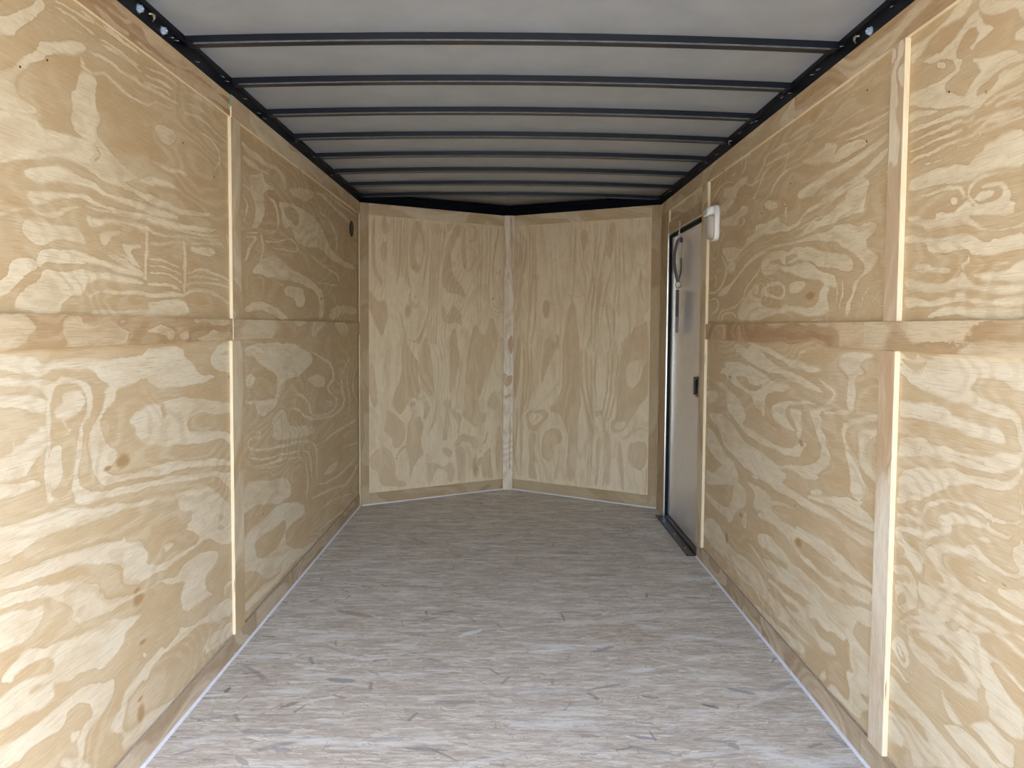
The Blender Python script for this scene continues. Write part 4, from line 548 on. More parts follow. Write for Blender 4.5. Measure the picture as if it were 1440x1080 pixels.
 'R_low_near': [('L', (2003,1170,1988,1171,1973,1161,1933,1150,1920,1161,1916,1173,1907,1174,1906,1164,1870,1165,1865,1156,1886,1137,1908,1119,1922,1118,1961,1128,1992,1145,2002,1155)), ('L', (1879,1170,1658,1178,1560,1179,1530,1177,1512,1169,1508,1112,1532,1112,1553,1113,1566,1124,1588,1129,1615,1133,1662,1128,1679,1113,1697,1105,1678,1096,1667,1086,1632,1081,1598,1076,1566,1075,1541,1067,1525,1051,1584,1050,1630,1051,1665,1058,1702,1065,1755,1069,1805,1078,1839,1082,1883,1081,1925,1090,1949,1093,1979,1112,2000,1121,2001,1136,1961,1126,1917,1116,1886,1132)), ('D', (1997,1150,1961,1136,1922,1125,1904,1129,1878,1148,1874,1160,1896,1147,1928,1145,1962,1154,1993,1163)), ('L', (1996,1048,1956,1049,1917,1045,1863,1055,1820,1053,1786,1045,1769,1035,1753,1023,1852,1011,1887,1011,1934,1008,1993,1001)), ('D', (1701,1160,1682,1157,1682,1159,1700,1162)), ('L', (1860,1012,1817,1013,1784,1007,1736,1007,1698,998,1661,995,1627,996,1593,992,1568,998,1572,1010,1592,1024,1621,1022,1649,1025,1685,1029,1730,1033,1818,1024)), ('L', (2000,951,1950,958,1912,956,1884,965,1857,959,1852,950,1813,949,1780,954,1740,953,1695,956,1659,958,1611,968,1573,975,1524,981,1513,995,1526,1013,1533,1032,1546,1046,1559,1053,1525,1059,1521,1041,1508,1015,1501,997,1501,991,1517,968,1516,958,1546,944,1564,937,1602,929,1643,928,1686,927,1731,928,1770,925,1812,923,1855,922,1891,919,1927,908,1996,898)), ('D', (1883,943,1882,933,1896,926,1892,936)), ('D', (1813,939,1732,942,1659,944,1631,945,1630,946,1658,946,1732,945,1812,940)), ('L', (1987,839,1954,867,1916,884,1862,897,1810,901,1753,907,1692,910,1642,911,1589,917,1557,924,1527,940,1511,959,1504,952,1515,934,1532,919,1556,905,1587,895,1621,896,1655,897,1684,892,1713,881,1759,876,1767,863,1807,847,1840,828,1862,821,1874,803,1906,800,1949,783,1993,772)), ('L', (1499,938,1517,919,1526,900,1521,880,1508,862,1494,858,1492,861,1502,867,1514,883,1518,901,1511,918,1496,937)), ('L', (1855,777,1841,802,1803,814,1757,830,1727,830,1682,838,1655,839,1620,832,1593,828,1559,828,1514,838,1491,856,1494,859,1517,845,1557,837,1587,837,1613,841,1649,848,1680,848,1724,840,1757,839,1807,823,1854,806,1863,776)), ('L', (1992,746,1928,759,1890,759,1872,773,1862,746,1884,738,1903,748,1966,739,1996,734)), ('L', (1920,782,1901,789,1882,776,1890,764,1919,769)), ('L', (1794,783,1771,798,1724,812,1672,818,1629,814,1615,809,1656,798,1730,788,1745,775,1785,769)), ('L', (1507,908,1496,912,1494,871,1503,881)), ('L', (1611,830,1610,813,1607,813,1609,830)), ('L', (1591,834,1590,818,1588,818,1589,835)), ('L', (2000,710,1916,727,1879,741,1870,736,1852,731,1801,755,1745,777,1737,774,1768,750,1808,729,1868,707,1896,712,1934,711,1968,702,1963,691,1932,681,1894,679,1866,673,1854,664,1859,637,1868,625,1881,620,1895,626,1910,631,1930,640,1940,645,1984,632,2000,629,1950,647,1951,660,1971,667,1997,673)), ('L', (1636,807,1586,803,1537,804,1513,823,1491,837,1492,838,1516,825,1537,807,1584,806,1635,809)), ('L', (1648,778,1614,788,1590,782,1606,773,1633,772)), ('L', (1849,690,1815,710,1766,724,1719,734,1689,738,1668,755,1640,757,1618,746,1584,739,1552,733,1521,734,1503,744,1507,755,1526,768,1524,784,1507,798,1496,819,1490,816,1486,746,1508,728,1532,724,1564,722,1597,724,1631,726,1666,724,1695,720,1718,722,1749,714,1781,698,1780,677,1762,666,1722,659,1699,657,1662,657,1626,656,1592,655,1560,655,1528,654,1480,654,1480,644,1515,641,1546,643,1575,644,1598,634,1639,627,1675,627,1705,630,1720,627,1759,618,1784,623,1761,636,1778,654,1803,658,1830,671,1848,678)), ('L', (1998,603,1968,618,1939,625,1914,617,1894,603,1884,589,1878,566,1885,538,1912,512,1950,490,1951,500,1918,526,1910,549,1925,570,1945,573,1980,561,1991,568,1931,583,1916,578,1912,590,1937,597,1981,585,2002,583)), ('L', (1990,553,1975,560,1945,568,1915,558,1909,539,1922,519,1960,497,1981,505,1988,526)), ('D', (1973,542,1954,554,1934,554,1930,532,1956,504,1976,509)), ('L', (1871,604,1853,610,1809,610,1759,611,1712,616,1681,616,1638,616,1603,614,1574,618,1541,614,1526,612,1556,599,1602,595,1651,596,1673,596,1711,598,1765,585,1773,572,1756,567,1780,553,1830,524,1857,523,1875,529,1840,547,1850,561,1869,569,1879,581,1885,609,1862,614)), ('D', (1873,563,1859,563,1849,551,1867,540)), ('L', (1790,576,1757,585,1703,592,1658,589,1609,591,1582,589,1635,567,1671,559,1709,567,1756,562,1789,559)), ('L', (1983,456,1911,500,1866,520,1825,526,1756,562,1724,556,1747,551,1787,533,1829,512,1856,509,1901,493,1948,465)), ('L', (1934,468,1892,490,1837,506,1787,533,1747,545,1714,534,1785,505,1828,500,1882,483,1909,462,1932,445)), ('L', (1646,695,1626,700,1598,694,1608,686,1628,686)), ('L', (1565,695,1549,696,1519,704,1485,726,1482,676,1517,678,1561,681)), ('L', (1700,556,1671,563,1649,561,1699,540)), ('S', (1547,705,9,3)), ('L', (1903,459,1890,445,1860,439,1815,439,1777,432,1752,449,1737,462,1763,468,1806,471,1845,474,1869,477,1808,501,1770,496,1719,499,1694,487,1656,484,1619,470,1610,458,1626,441,1625,422,1652,417,1699,406,1739,404,1780,400,1813,406,1864,405,1894,414,1914,438,1921,455)), ('D', (1891,458,1845,464,1805,456,1838,448,1873,446)), ('D', (1782,427,1742,457,1718,485,1698,473,1683,463,1659,454,1682,443,1710,430,1750,423)), ('L', (2007,386,1983,423,1945,429,1919,417,1908,392,1915,359,1940,358,1973,370,1993,378)), ('D', (1982,407,1963,408,1936,393,1922,376,1941,367,1974,380)), ('L', (1975,406,1956,401,1935,380,1954,381,1975,393)), ('L', (2006,341,1962,336,1916,321,1891,333,1887,369,1889,401,1892,399,1895,365,1899,331,1910,327,1955,342,2003,344)), ('L', (2002,309,1962,304,1936,293,1898,288,1851,287,1805,285,1773,281,1730,273,1690,266,1633,262,1870,121,1879,168,1909,161,1927,144,1965,139,2005,135,2009,205,1970,215,1925,222,1889,237,1847,222,1791,227,1820,249,1866,253,1908,247,1952,245,2011,235)), ('L', (1737,372,1716,359,1676,342,1648,354,1623,381,1589,399,1563,399,1522,389,1499,392,1496,344,1519,338,1543,332,1577,340,1621,351,1657,349,1694,332,1713,319,1758,304,1742,297,1692,289,1644,282,1607,278,1519,330,1527,336,1559,323,1602,334,1647,337,1675,331,1723,325,1746,356,1763,386)), ('L', (1766,518,1688,550,1634,569,1616,560,1619,545,1589,544,1559,533,1580,527,1570,509,1545,492,1512,479,1475,469,1472,415,1500,404,1539,406,1589,407,1586,431,1609,450,1593,460,1610,468,1637,475,1666,493,1695,504,1735,510)), ('L', (1602,538,1541,529,1479,513,1477,515,1537,534,1601,540)), ('L', (1576,592,1537,591,1483,582,1481,585,1533,597,1574,595)), ('L', (1518,619,1485,614,1483,617,1516,621)), ('D', (1500,397,1472,417,1469,360,1496,344,1491,376,1501,383)), ('D', (1613,448,1593,466,1596,442,1586,428,1593,405,1642,397,1656,409,1620,416)), ],
 'railL': [('L', (1497,1252,1592,1252,1639,1230,1598,1205,1613,1195,1574,1183,1494,1176)), ('L', (1744,1246,1812,1247,1822,1230,1907,1230,1953,1243,1988,1218,2031,1206,1998,1175,1751,1176,1734,1208)), ('D', (1830,1183,1856,1181,1857,1185,1831,1187)), ('L', (1875,1251,1885,1245,1883,1249)), ('L', (2117,1211,2188,1225,2218,1235,2264,1225,2320,1210,2311,1192,2270,1182,2232,1207)), ('L', (2345,1203,2415,1213,2423,1191,2361,1184)), ('L', (2450,1179,2546,1201,2608,1217,2694,1204,2798,1207,2797,1173)), ('L', (2434,1251,2609,1251,2800,1251,2799,1232,2609,1237,2471,1244)), ('L', (1989,1239,2013,1240,2013,1242,1988,1241)), ],
 'hsL': [('L', (1951,2034,2017,2031,2088,2051,2051,2024,2000,2025,1950,2017)), ('L', (1952,2051,2053,2072,2185,2085,2290,2068,2535,2073,2823,2073,2823,2055,2648,2032,2507,2042,2357,2013,2245,2018,2163,2017,2145,2042,2052,2037)), ('L', (2087,2002,2143,2000,2244,1994,2405,2019,2534,2035,2678,2029,2814,2028,2813,2010,2647,1997,2533,1991,2355,1978,2222,1973)), ('L', (1888,2008,1950,2009,1999,2003,2069,2004,2050,1993,1949,1988)), ('L', (2182,1987,2310,1987,2428,1980,2603,1996,2813,1992,2602,1973,2403,1967,2243,1970)), ],
 'sR_up': [('L', (2072,1982,2049,1981,2039,1955,2059,1941,2070,1945)), ('L', (2031,1985,2001,1981,1999,1951,2023,1934,2037,1918,2041,1894,2034,1866,2025,1815,2068,1827,2071,1919,2048,1935,2029,1951)), ('L', (2022,1913,1998,1930,1996,1859,2014,1870,2028,1900)), ('L', (2071,1830,2041,1822,2034,1789,2010,1732,2013,1707,2016,1662,2036,1656,2042,1675,2058,1681,2065,1662,2073,1779)), ],
 'N_left': [('D', (111,1972,93,1765,103,1613,144,1556,160,1513,171,1516,167,1567,128,1620,119,1767,122,1973)), ('D', (173,1975,166,1900,177,1866,204,1865,226,1907,199,1981)), ('D', (172,1808,156,1742,167,1676,194,1676,216,1743,199,1809)), ('L', (126,1843,197,1844,228,1865,224,1871,195,1859,126,1851)), ('L', (165,1828,215,1822,217,1828,166,1834)), ('D', (254,1974,250,1775,238,1632,244,1632,263,1775,259,1974)), ('D', (280,1976,274,1776,266,1604,271,1604,284,1777,284,1976)), ('D', (309,1978,298,1778,288,1635,273,1529,281,1528,307,1634,317,1778,317,1979)), ('D', (336,1981,327,1732,315,1607,321,1606,340,1732,341,1981)), ('D', (356,1982,348,1685,346,1531,352,1531,360,1685,362,1982)), ('D', (411,1977,453,1970,475,1914,496,1789,486,1711,454,1641,443,1612,401,1629,380,1657,375,1753,391,1879)), ('L', (432,1853,453,1912,485,1818,475,1691,454,1661,412,1726,411,1804)), ('D', (514,1985,509,1761,479,1575,467,1496,473,1496,492,1574,522,1761,520,1985)), ('D', (357,1637,364,1530,388,1492,393,1495,376,1533,362,1637)), ('L', (406,1600,406,1494,439,1495,439,1602)), ('D', (407,1438,422,1429,433,1444,417,1453)), ('D', (372,1444,385,1393,424,1371,456,1406,452,1410,421,1384,397,1400,378,1446)), ('D', (367,1404,404,1352,456,1376,453,1381,409,1364,373,1408)), ('D', (547,1978,542,1792,528,1596,521,1400,516,1104,521,1104,532,1400,540,1596,553,1792,552,1978)), ('D', (566,1979,561,1793,548,1597,541,1400,536,1104,541,1104,552,1400,559,1597,573,1794,571,1979)), ('D', (584,1980,580,1794,566,1598,559,1401,554,1104,559,1104,570,1400,577,1598,591,1795,589,1981)), ('D', (606,1982,601,1796,588,1598,581,1401,576,1104,581,1104,592,1401,599,1598,613,1796,611,1982)), ('D', (644,1975,641,1897,619,1778,612,1678,618,1678,632,1777,654,1897,650,1976)), ('D', (663,1977,713,1980,691,1919,658,1927)), ('D', (735,1972,780,1966,758,1884,714,1802,692,1731,714,1603,782,1526,816,1467,805,1446,737,1464,670,1482,626,1540,626,1639,637,1719,669,1839)), ('D', (792,1957,775,1775,805,1646,825,1649,820,1779,813,1958)), ('D', (845,1965,891,1949,881,1869,835,1855,838,1844,907,1857,919,1960,850,1976)), ('D', (824,1816,887,1789,875,1713,843,1643,815,1641,815,1634,855,1635,891,1710,901,1796,827,1822)), ('D', (627,1402,671,1313,715,1404,738,1364,788,1325,783,1244,738,1264,693,1254,638,1263,621,1322)), ('L', (831,1779,837,1729,849,1730,843,1780)), ('D', (925,1966,918,1713,906,1510,917,1347,923,1348,920,1510,931,1714,931,1967)), ('D', (948,1968,941,1714,929,1511,940,1348,946,1348,943,1511,955,1715,954,1968)), ('D', (988,1971,981,1716,970,1512,981,1348,987,1349,984,1512,995,1717,995,1971)), ('D', (1017,1973,1011,1718,999,1513,1010,1349,1016,1349,1013,1513,1025,1718,1024,1973)), ('D', (1088,1968,1049,1792,1027,1668,1044,1514,1051,1515,1042,1668,1065,1791,1095,1968)), ('D', (1045,1679,1040,1628,1053,1627,1059,1678)), ('D', (1099,1661,1093,1620,1107,1619,1113,1660)), ('D', (1045,1421,1055,1377,1100,1366,1122,1412,1117,1414,1092,1376,1066,1385,1051,1422)), ('D', (1012,1367,1083,1334,1121,1348,1119,1353,1086,1346,1014,1372)), ('D', (76,1484,105,1447,135,1410,206,1402,216,1316,195,1240,175,1163,135,1220,105,1277,76,1333)), ('D', (294,1336,332,1201,343,1103,399,1025,404,1028,356,1107,346,1204,300,1338)), ('D', (526,1361,490,1254,458,1156,431,1106,436,1103,472,1151,504,1250,532,1360)), ('D', (694,1184,727,1194,738,1143,761,1022,683,1023,688,1123)), ('D', (358,1141,414,1113,461,1160,521,1270,516,1273,448,1167,411,1126,361,1147)), ('D', (1001,1141,1074,1095,1136,1141,1132,1145,1074,1108,1004,1145)), ('S', (410,1651,6,10)), ('S', (380,1452,5,10)), ('S', (1076,1639,5,8)), ('S', (1045,1442,4,12)), ('D', (81,984,74,793,101,678,127,679,134,795,108,985)), ('D', (318,1078,344,1233,370,1077,412,1018,444,979,444,861,455,742,434,713,413,734,360,697,339,649,308,611,266,652,246,711,287,807,318,903)), ('L', (355,697,413,734,444,683,402,626,381,637)), ('D', (370,696,407,714,429,684,397,646)), ('D', (455,1037,497,1194,540,1056,563,877,563,738,520,739,487,780,455,880)), ('D', (683,1075,705,1225,738,1215,761,1074,773,973,729,812,706,742,684,773,689,924)), ('D', (487,698,493,643,476,567,499,558,547,637,510,704)), ('D', (580,707,574,639,542,522,516,463,524,458,563,515,596,635,590,707)), ('D', (629,705,718,701,684,632,685,510,674,410,630,403,652,512,651,644)), ('D', (841,1074,897,1277,968,1134,1037,1340,1110,1134,1039,948,1004,865,947,733,912,662,947,598,1006,575,972,493,878,499,741,629,696,631,764,506,741,446,832,440,890,416,937,350,902,311,856,377,787,382,742,334,730,365,786,504)), ('D', (1006,679,1065,760,1113,674,1066,603,1006,637)), ('L', (1039,684,1068,667,1074,674,1044,691)), ('D', (205,655,266,613,339,551,349,472,308,377,256,380,246,459,184,502,205,578)), ('D', (123,381,184,395,246,342,276,271,266,164,339,138,360,96,276,104,153,117,143,234,83,259,73,327)), ('D', (279,318,334,369,372,388,369,395,323,381,274,323)), ('D', (360,569,455,604,488,522,456,405,488,323,445,287,402,231,381,153,371,293,350,393)), ('D', (630,352,697,347,708,285,652,290)), ('D', (499,262,586,245,641,210,697,256,731,202,720,100,675,95,664,187,608,213,564,176,543,98,521,100,510,221)), ('D', (742,283,730,324,764,363,810,339,822,225,811,112,765,96,754,200)), ('D', (926,247,973,264,950,203,926,195)), ('D', (939,347,990,364,1010,448,1004,450,978,371,936,353)), ('D', (891,229,938,173,915,113,892,115)), ('D', (973,285,1044,342,1032,217,1069,87,950,109)), ('D', (1089,486,1073,341,1080,129,1107,126,1134,335,1116,485)), ('S', (397,677,4,5)), ('S', (282,305,4,10)), ('S', (947,302,5,8)), ('S', (512,311,3,20)), ('S', (706,316,3,18)), ],
 'N_right': [('D', (59,1982,57,1724,52,1414,59,1414,73,1724,66,1981)), ('D', (89,1980,92,1826,70,1642,58,1466,65,1465,86,1640,108,1825,96,1979)), ('D', (118,1978,105,1723,77,1518,66,1206,73,1206,93,1516,120,1721,126,1978)), ('D', (142,1977,128,1702,94,1559,89,1310,96,1310,110,1557,144,1700,149,1976)), ('D', (177,1975,169,1720,166,1475,173,1207,180,1207,182,1474,185,1719,184,1974)), ('D', (200,1973,196,1719,184,1454,157,1207,151,1021,158,1021,172,1206,199,1453,212,1718,207,1973)), ('D', (218,1972,216,1718,224,1453,215,1249,186,1105,193,1104,230,1248,240,1453,232,1718,225,1972)), ('D', (290,1412,313,1442,348,1411,337,1310,315,1300,291,1351)), ('D', (549,1973,537,1756,539,1549,513,1370,520,1369,555,1547,552,1755,556,1972)), ('D', (586,1931,650,1918,631,1801,609,1773,587,1852)), ('D', (481,1467,570,1452,678,1464,678,1470,570,1465,482,1473)), ('D', (721,1972,698,1799,670,1507,628,1390,614,1112,622,1112,644,1388,685,1505,713,1797,728,1971)), ('D', (752,1970,719,1750,696,1507,671,1389,679,1113,686,1113,687,1388,712,1504,735,1747,759,1969)), ('D', (794,1977,772,1757,722,1545,704,1310,701,1064,709,1064,720,1309,738,1543,788,1755,801,1976)), ('D', (778,1679,733,1506,725,1330,721,1212,728,1212,741,1329,749,1504,784,1678)), ('D', (818,1975,855,1973,851,1849,823,1696,780,1766,799,1871)), ('D', (841,1649,777,1506,768,1389,742,1212,749,1211,782,1387,790,1502,847,1646)), ('D', (812,1456,777,1348,821,1212,818,1057,825,1057,838,1213,794,1349,819,1454)), ('D', (851,1973,852,1695,860,1503,841,1349,854,1214,808,1057,814,1056,868,1212,855,1348,874,1502,866,1695,858,1973)), ('D', (877,1972,877,1742,881,1503,872,1406,887,1309,894,1310,886,1406,894,1502,891,1742,883,1971)), ('D', (908,1970,908,1731,936,1463,942,1463,922,1731,914,1969)), ('D', (1041,1651,1032,1499,1066,1403,1077,1406,1058,1500,1053,1650)), ('D', (293,1147,384,1189,430,1159,419,1088,363,1026,306,1024)), ('L', (339,1127,384,1168,402,1148,385,1077,340,1076)), ('D', (516,1159,551,1074,566,1150,560,1151,555,1087,522,1161)), ('D', (469,1249,486,1179,481,1130,490,1129,506,1181,478,1251)), ('D', (1027,1115,1046,1126,1032,1092,1041,1089,1065,1132,1024,1123)), ('D', (898,1155,920,1039,930,1041,908,1156)), ('D', (679,1183,644,1103,659,1082,664,1084,657,1101,685,1181)), ('D', (126,1073,134,949,123,762,101,614,96,487,111,130,120,131,116,489,121,614,143,761,153,950,135,1074)), ('D', (161,1074,163,919,148,733,101,583,114,447,111,109,120,110,134,448,121,582,167,731,183,919,170,1074)), ('D', (191,1075,193,868,172,661,131,586,139,583,191,659,213,869,200,1075)), ('D', (70,622,66,506,61,274,70,274,86,507,79,623)), ('D', (603,1083,590,883,648,605,672,488,660,106,668,107,689,490,666,609,608,885,612,1083)), ('D', (636,1084,634,884,669,657,687,489,695,490,687,660,652,886,644,1084)), ('D', (680,1045,678,788,680,638,692,590,682,109,690,109,710,591,698,640,696,788,688,1045)), ('D', (722,1086,699,887,728,651,736,652,716,888,730,1085)), ('D', (807,1087,805,843,776,695,767,574,790,458,789,121,797,121,807,459,784,576,793,693,823,843,814,1087)), ('D', (843,1088,832,835,808,677,778,536,813,301,789,111,797,111,831,303,796,537,825,675,849,834,851,1088)), ('D', (880,1060,877,934,859,749,830,631,804,559,811,557,847,627,876,747,894,933,888,1060)), ('D', (71,1072,88,1197,107,1073,96,864,73,759,56,653,48,967)), ('D', (294,1077,350,1220,408,1079,375,997,319,893,285,800,278,912)), ('D', (453,1080,483,1341,548,1460,597,1083,589,843,613,684,592,603,584,381,565,116,476,106,496,272,505,435,482,515,447,604,333,617,446,726,455,919)), ('D', (147,575,194,619,310,626,357,598,288,501,254,467,183,462)), ('L', (182,577,241,601,311,575,288,532,218,496,183,525)), ('D', (289,439,380,497,437,491,461,432,450,390,393,365,406,284,360,249,291,242)), ('D', (184,452,242,456,232,351,233,185,269,95,175,95,186,243)), ('D', (434,369,419,215,392,99,401,97,439,214,443,369)), ('D', (735,453,777,457,758,296,740,105,718,103,737,294)), ('D', (787,537,840,481,843,344,835,116,804,112,812,282)), ('D', (895,1011,934,1148,1024,1244,1113,1283,1117,770,1063,710,993,629,984,580,944,528,882,485,840,511,839,570,881,602,878,797,897,915)), ('L', (871,562,933,586,964,559,903,515,871,523)), ('L', (947,974,1077,1036,1060,901,1001,803,949,839)), ('D', (895,426,895,307,931,96,949,100,937,315,913,429)), ('D', (927,446,991,486,1057,538,1114,518,1118,525,1054,555,980,499,922,452)), ('D', (966,394,1007,436,1107,463,1120,311,1071,248,1009,261,968,316)), ('D', (1104,281,1098,77,1109,78,1116,281)), ('D', (711,650,775,654,786,615,743,603,722,611)), ('D', (21,502,40,334,73,126,85,128,66,339,33,505)), ('L', (723,592,724,472,745,474,743,593)), ],
}
BASE_LIGHT = {'N_left', 'N_right'}


STROKES['nose_strip'] = [('D', (2, 2063, 22, 2063, 36, 1800, 37, 1480, 26, 1500, 10, 1850)), ('D', (-36, 1990, -28, 1980, -26, 1600, -37, 1560)),
    ('D', (-10, 1130, 30, 1180, 36, 1080, 20, 1020, -5, 1050)), ('D', (-34, 900, 0, 860, 34, 880, 30, 800, -10, 780, -34, 810)),
    ('D', (-30, 720, 30, 735, 20, 705, -25, 695)), ('D', (10, 600, 24, 500, 20, 100, 8, 120))]
BASE_LIGHT = BASE_LIGHT | {'nose_strip'}

# ------------------------------------------------------------------ outside ground
bm = bmesh.new(); add_box(bm, -30, 30, -40, 40, -.75, -.55)
tag(bm_obj('ground', bm, ground_mat(), origin=(0, 0, -.75)), 'gravel yard outside the trailer', 'ground', kind='structure')

# ------------------------------------------------------------------ shell
def poly_slab(name, mat, pts, z0, z1, **kw):
    bm = bmesh.new()
    a = [bm.verts.new((x, y, z0)) for x, y in pts]; b = [bm.verts.new((x, y, z1)) for x, y in pts]
    n = len(pts)
    for i in range(n): bm.faces.new([a[i], a[(i+1) % n], b[(i+1) % n], b[i]])
    bm.faces.new(a[::-1]); bm.faces.new(b)
    return bm_obj(name, bm, mat, **kw)
def plan(e): return [(X0-e, YR), (X1+e, YR), (X1+e, YC+e*.4), (XA, YN+e*1.15), (X0-e, YC+e*.4)]
fl = poly_slab('floor', M_osb, plan(.028), -.02, 0.0, origin=(0, 0, 0))
tag(fl, 'grey tan strand board floor of the trailer', 'floor', kind='structure')
ub = poly_slab('floor_underside', M_skin, plan(.05), -.14, -.021, parent=fl, origin=(0, 0, -.02))
wl_bm = bmesh.new(); add_box(wl_bm, X0-.055, X0-.012, YR, YC+.02, -.019, 2.10)
wall_l = tag(bm_obj('wall_left', wl_bm, M_skin, origin=(X0-.03, YR, 0)), 'left side wall lined with pine plywood sheets', 'wall', kind='structure')
wr_bm = bmesh.new(); add_box(wr_bm, X1+.034, X1+.060, YR, YC+.02, -.019, 2.10)
add_box(wr_bm, X1+.012, X1+.034, YR, 4.04, -.019, 2.10); add_box(wr_bm, X1+.012, X1+.034, 4.93, YC+.01, -.019, 2.10)
add_box(wr_bm, X1+.012, X1+.034, 4.04, 4.93, 1.835, 2.10)
wall_r = tag(bm_obj('wall_right', wr_bm, M_skin, origin=(X1+.03, YR, 0)), 'right side wall lined with pine plywood sheets around a side door', 'wall', kind='structure')
def nose_shell(fr, w):
    bm = bmesh.new()
    ps = [fr.p(-.02, 0, -.055), fr.p(w+.02, 0, -.055), fr.p(w+.0, 0, -.012), fr.p(0, 0, -.012)]
    a = [bm.verts.new((p.x, p.y, -.019)) for p in ps]; b = [bm.verts.new((p.x, p.y, 2.10)) for p in ps]
    for i in range(4): bm.faces.new([a[i], a[(i+1) % 4], b[(i+1) % 4], b[i]])
    bm.faces.new(a[::-1]); bm.faces.new(b)
    return bm
wall_fl = tag(bm_obj('wall_front_left', nose_shell(FNL, WL), M_skin, origin=FNL.p(WL/2, 0, -.03)), 'left half of the V shaped front wall', 'wall', kind='structure')
wall_fr = tag(bm_obj('wall_front_right', nose_shell(FNR, WR), M_skin, origin=FNR.p(WR/2, 0, -.03)), 'right half of the V shaped front wall', 'wall', kind='structure')

ZM = 1.215
FF = 1.35
board('plywood_panel', FL, YR, 2.789, .0, ZM-.001, -.011, 0, M_side2, 11, key='L_low_near', fine_from=FF, parent=wall_l)
board('plywood_panel', FL, YR, 2.789, ZM, H, -.011, 0, M_side, 23, key='L_up_near', fine_from=FF, parent=wall_l)
board('plywood_panel', FL, 2.790, YC-.004, .0, ZM-.001, -.011, 0, M_side2, 31, key='L_low_far', parent=wall_l)
board('plywood_panel', FL, 2.790, YC-.004, ZM, H, -.011, 0, M_side, 47, key='L_up_far', parent=wall_l)
board('plywood_panel', FR, YR, 2.014, .0, ZM-.001, -.011, 0, M_side2, 53, key='R_low_near', fine_from=FF, parent=wall_r)
board('plywood_panel', FR, YR, 2.014, ZM, H, -.011, 0, M_side, 61, key='R_up_near', fine_from=FF, parent=wall_r)
board('plywood_panel', FR, 2.015, 4.045, .0, ZM-.001, -.011, 0, M_side2, 71, key='R_low_mid', parent=wall_r)
board('plywood_panel', FR, 2.015, 4.045, ZM, H, -.011, 0, M_side, 83, key='R_up_mid', parent=wall_r)
board('plywood_panel', FR, 4.046, 4.925, 1.835, H, -.011, 0, M_side, 89, key='R_over_door', parent=wall_r)
board('plywood_panel', FR, 4.926, YC-.004, 0, H, -.011, 0, M_strip, 97, grain='v', parent=wall_r)
board('plywood_panel', FNL, .004, WL-.002, 0, H, -.011, 0, M_front, 101, grain='v', key='N_left', swirl=.5, dens=1.3, parent=wall_fl)
board('plywood_panel', FNR, .002, WR-.004, 0, H, -.011, 0, M_front, 113, grain='v', key='N_right', swirl=.5, dens=1.2, parent=wall_fr)

# ------------------------------------------------------------------ strips over the joints
trim_i = [0]
def trim(fr, u0, u1, v0, v1, label, mat=None, seed=1, grain='u', t=TS, n0=0.0005, key=None, **kw):
    trim_i[0] += 1
    o = board('trim_%d' % trim_i[0], fr, u0, u1, v0, v1, n0, t, mat or M_strip, seed, grain, key=key, step=(.010, .004), **kw)
    return tag(o, label, 'trim', kind='structure')
HS, BS, R0, R1 = 1.986, .079, 1.177, 1.254
trim(FL, YR, 2.796, HS, H, 'top strip along the left wall, nearer length, brown banded', M_rust, 3, t=.009, key='hsL')
hl = trim(FL, 2.797, YC-.012, HS, H, 'top strip along the left wall, farther length running to the front corner', M_strip2, 5, t=.014)
trim(FR, YR, 2.772, HS, H, 'top strip along the right wall, nearer length', M_strip, 8)
trim(FR, 2.774, YC-.012, HS, H, 'top strip along the right wall, farther length over the door', M_strip2, 9)
trim(FL, YR, 2.776, 0, BS, 'floor strip along the left wall, nearer length', M_base, 13, t=.009, edge=M_edge_dim)
trim(FL, 2.778, YC-.012, 0, BS, 'floor strip along the left wall, farther length', M_base, 15, t=.009, edge=M_edge_dim)
trim(FR, YR, 2.135, 0, BS, 'floor strip along the right wall, nearest length', M_base, 17, t=.009, edge=M_edge_dim)
trim(FR, 2.137, 4.055, 0, BS, 'floor strip along the right wall between the near stud strip and the door', M_base, 19, t=.009, edge=M_edge_dim)
trim(FL, YR, 2.795, R0, R1, 'mid-height strip on the left wall, nearer length with pale ragged patches', M_strip, 21, key='railL', t=.011)
trim(FL, 2.797, YC-.012, R0, R1, 'mid-height strip on the left wall, farther length with curved grain', M_strip2, 25, t=.013)
trim(FR, YR, 2.180, R0, R1, 'mid-height strip on the right wall, nearer length crossing the stud strip', M_strip, 27, t=.014)
trim(FR, 2.182, 3.945, R0, R1, 'mid-height strip on the right wall, farther length ending at the door strip', M_rust, 30, t=.013)
trim(FL, 2.795, 2.890, R1+.001, HS-.001, 'upright strip on the left wall joint above the mid-height strip', M_strip2, 33, 'v')
trim(FL, 2.787, 2.890, BS+.001, R0-.001, 'upright strip on the left wall joint below the mid-height strip', M_strip2, 35, 'v')
trim(FR, 1.996, 2.066, R1+.001, HS-.001, 'upright strip on the right wall near joint above the mid-height strip', M_pale2, 37, 'v', t=.015, key='sR_up')
trim(FR, 1.998, 2.080, BS+.001, R0-.001, 'upright strip on the right wall near joint below the mid-height strip', M_pale, 39, 'v', t=.015)
trim(FR, 3.946, 4.055, BS+.001, HS-.001, 'tall upright strip on the near side of the door', M_strip2, 41, 'v', t=.015)
trim(FR, 4.056, 4.905, 1.838, 1.905, 'short level strip right above the door', M_strip3, 43)
trim(FR, 4.906, 4.9245, 1.906, HS-.001, 'short upright strip piece above the far door edge', M_strip2, 44, 'v')
trim(FR, 4.925, 5.155, .0, HS-.001, 'upright strip between the far side of the door and the front corner', M_strip3, 45, 'v')
trim(FNL, .012, .072, 0, H, 'upright brown strip in the left front corner', M_strip3, 49, 'v', t=.010)
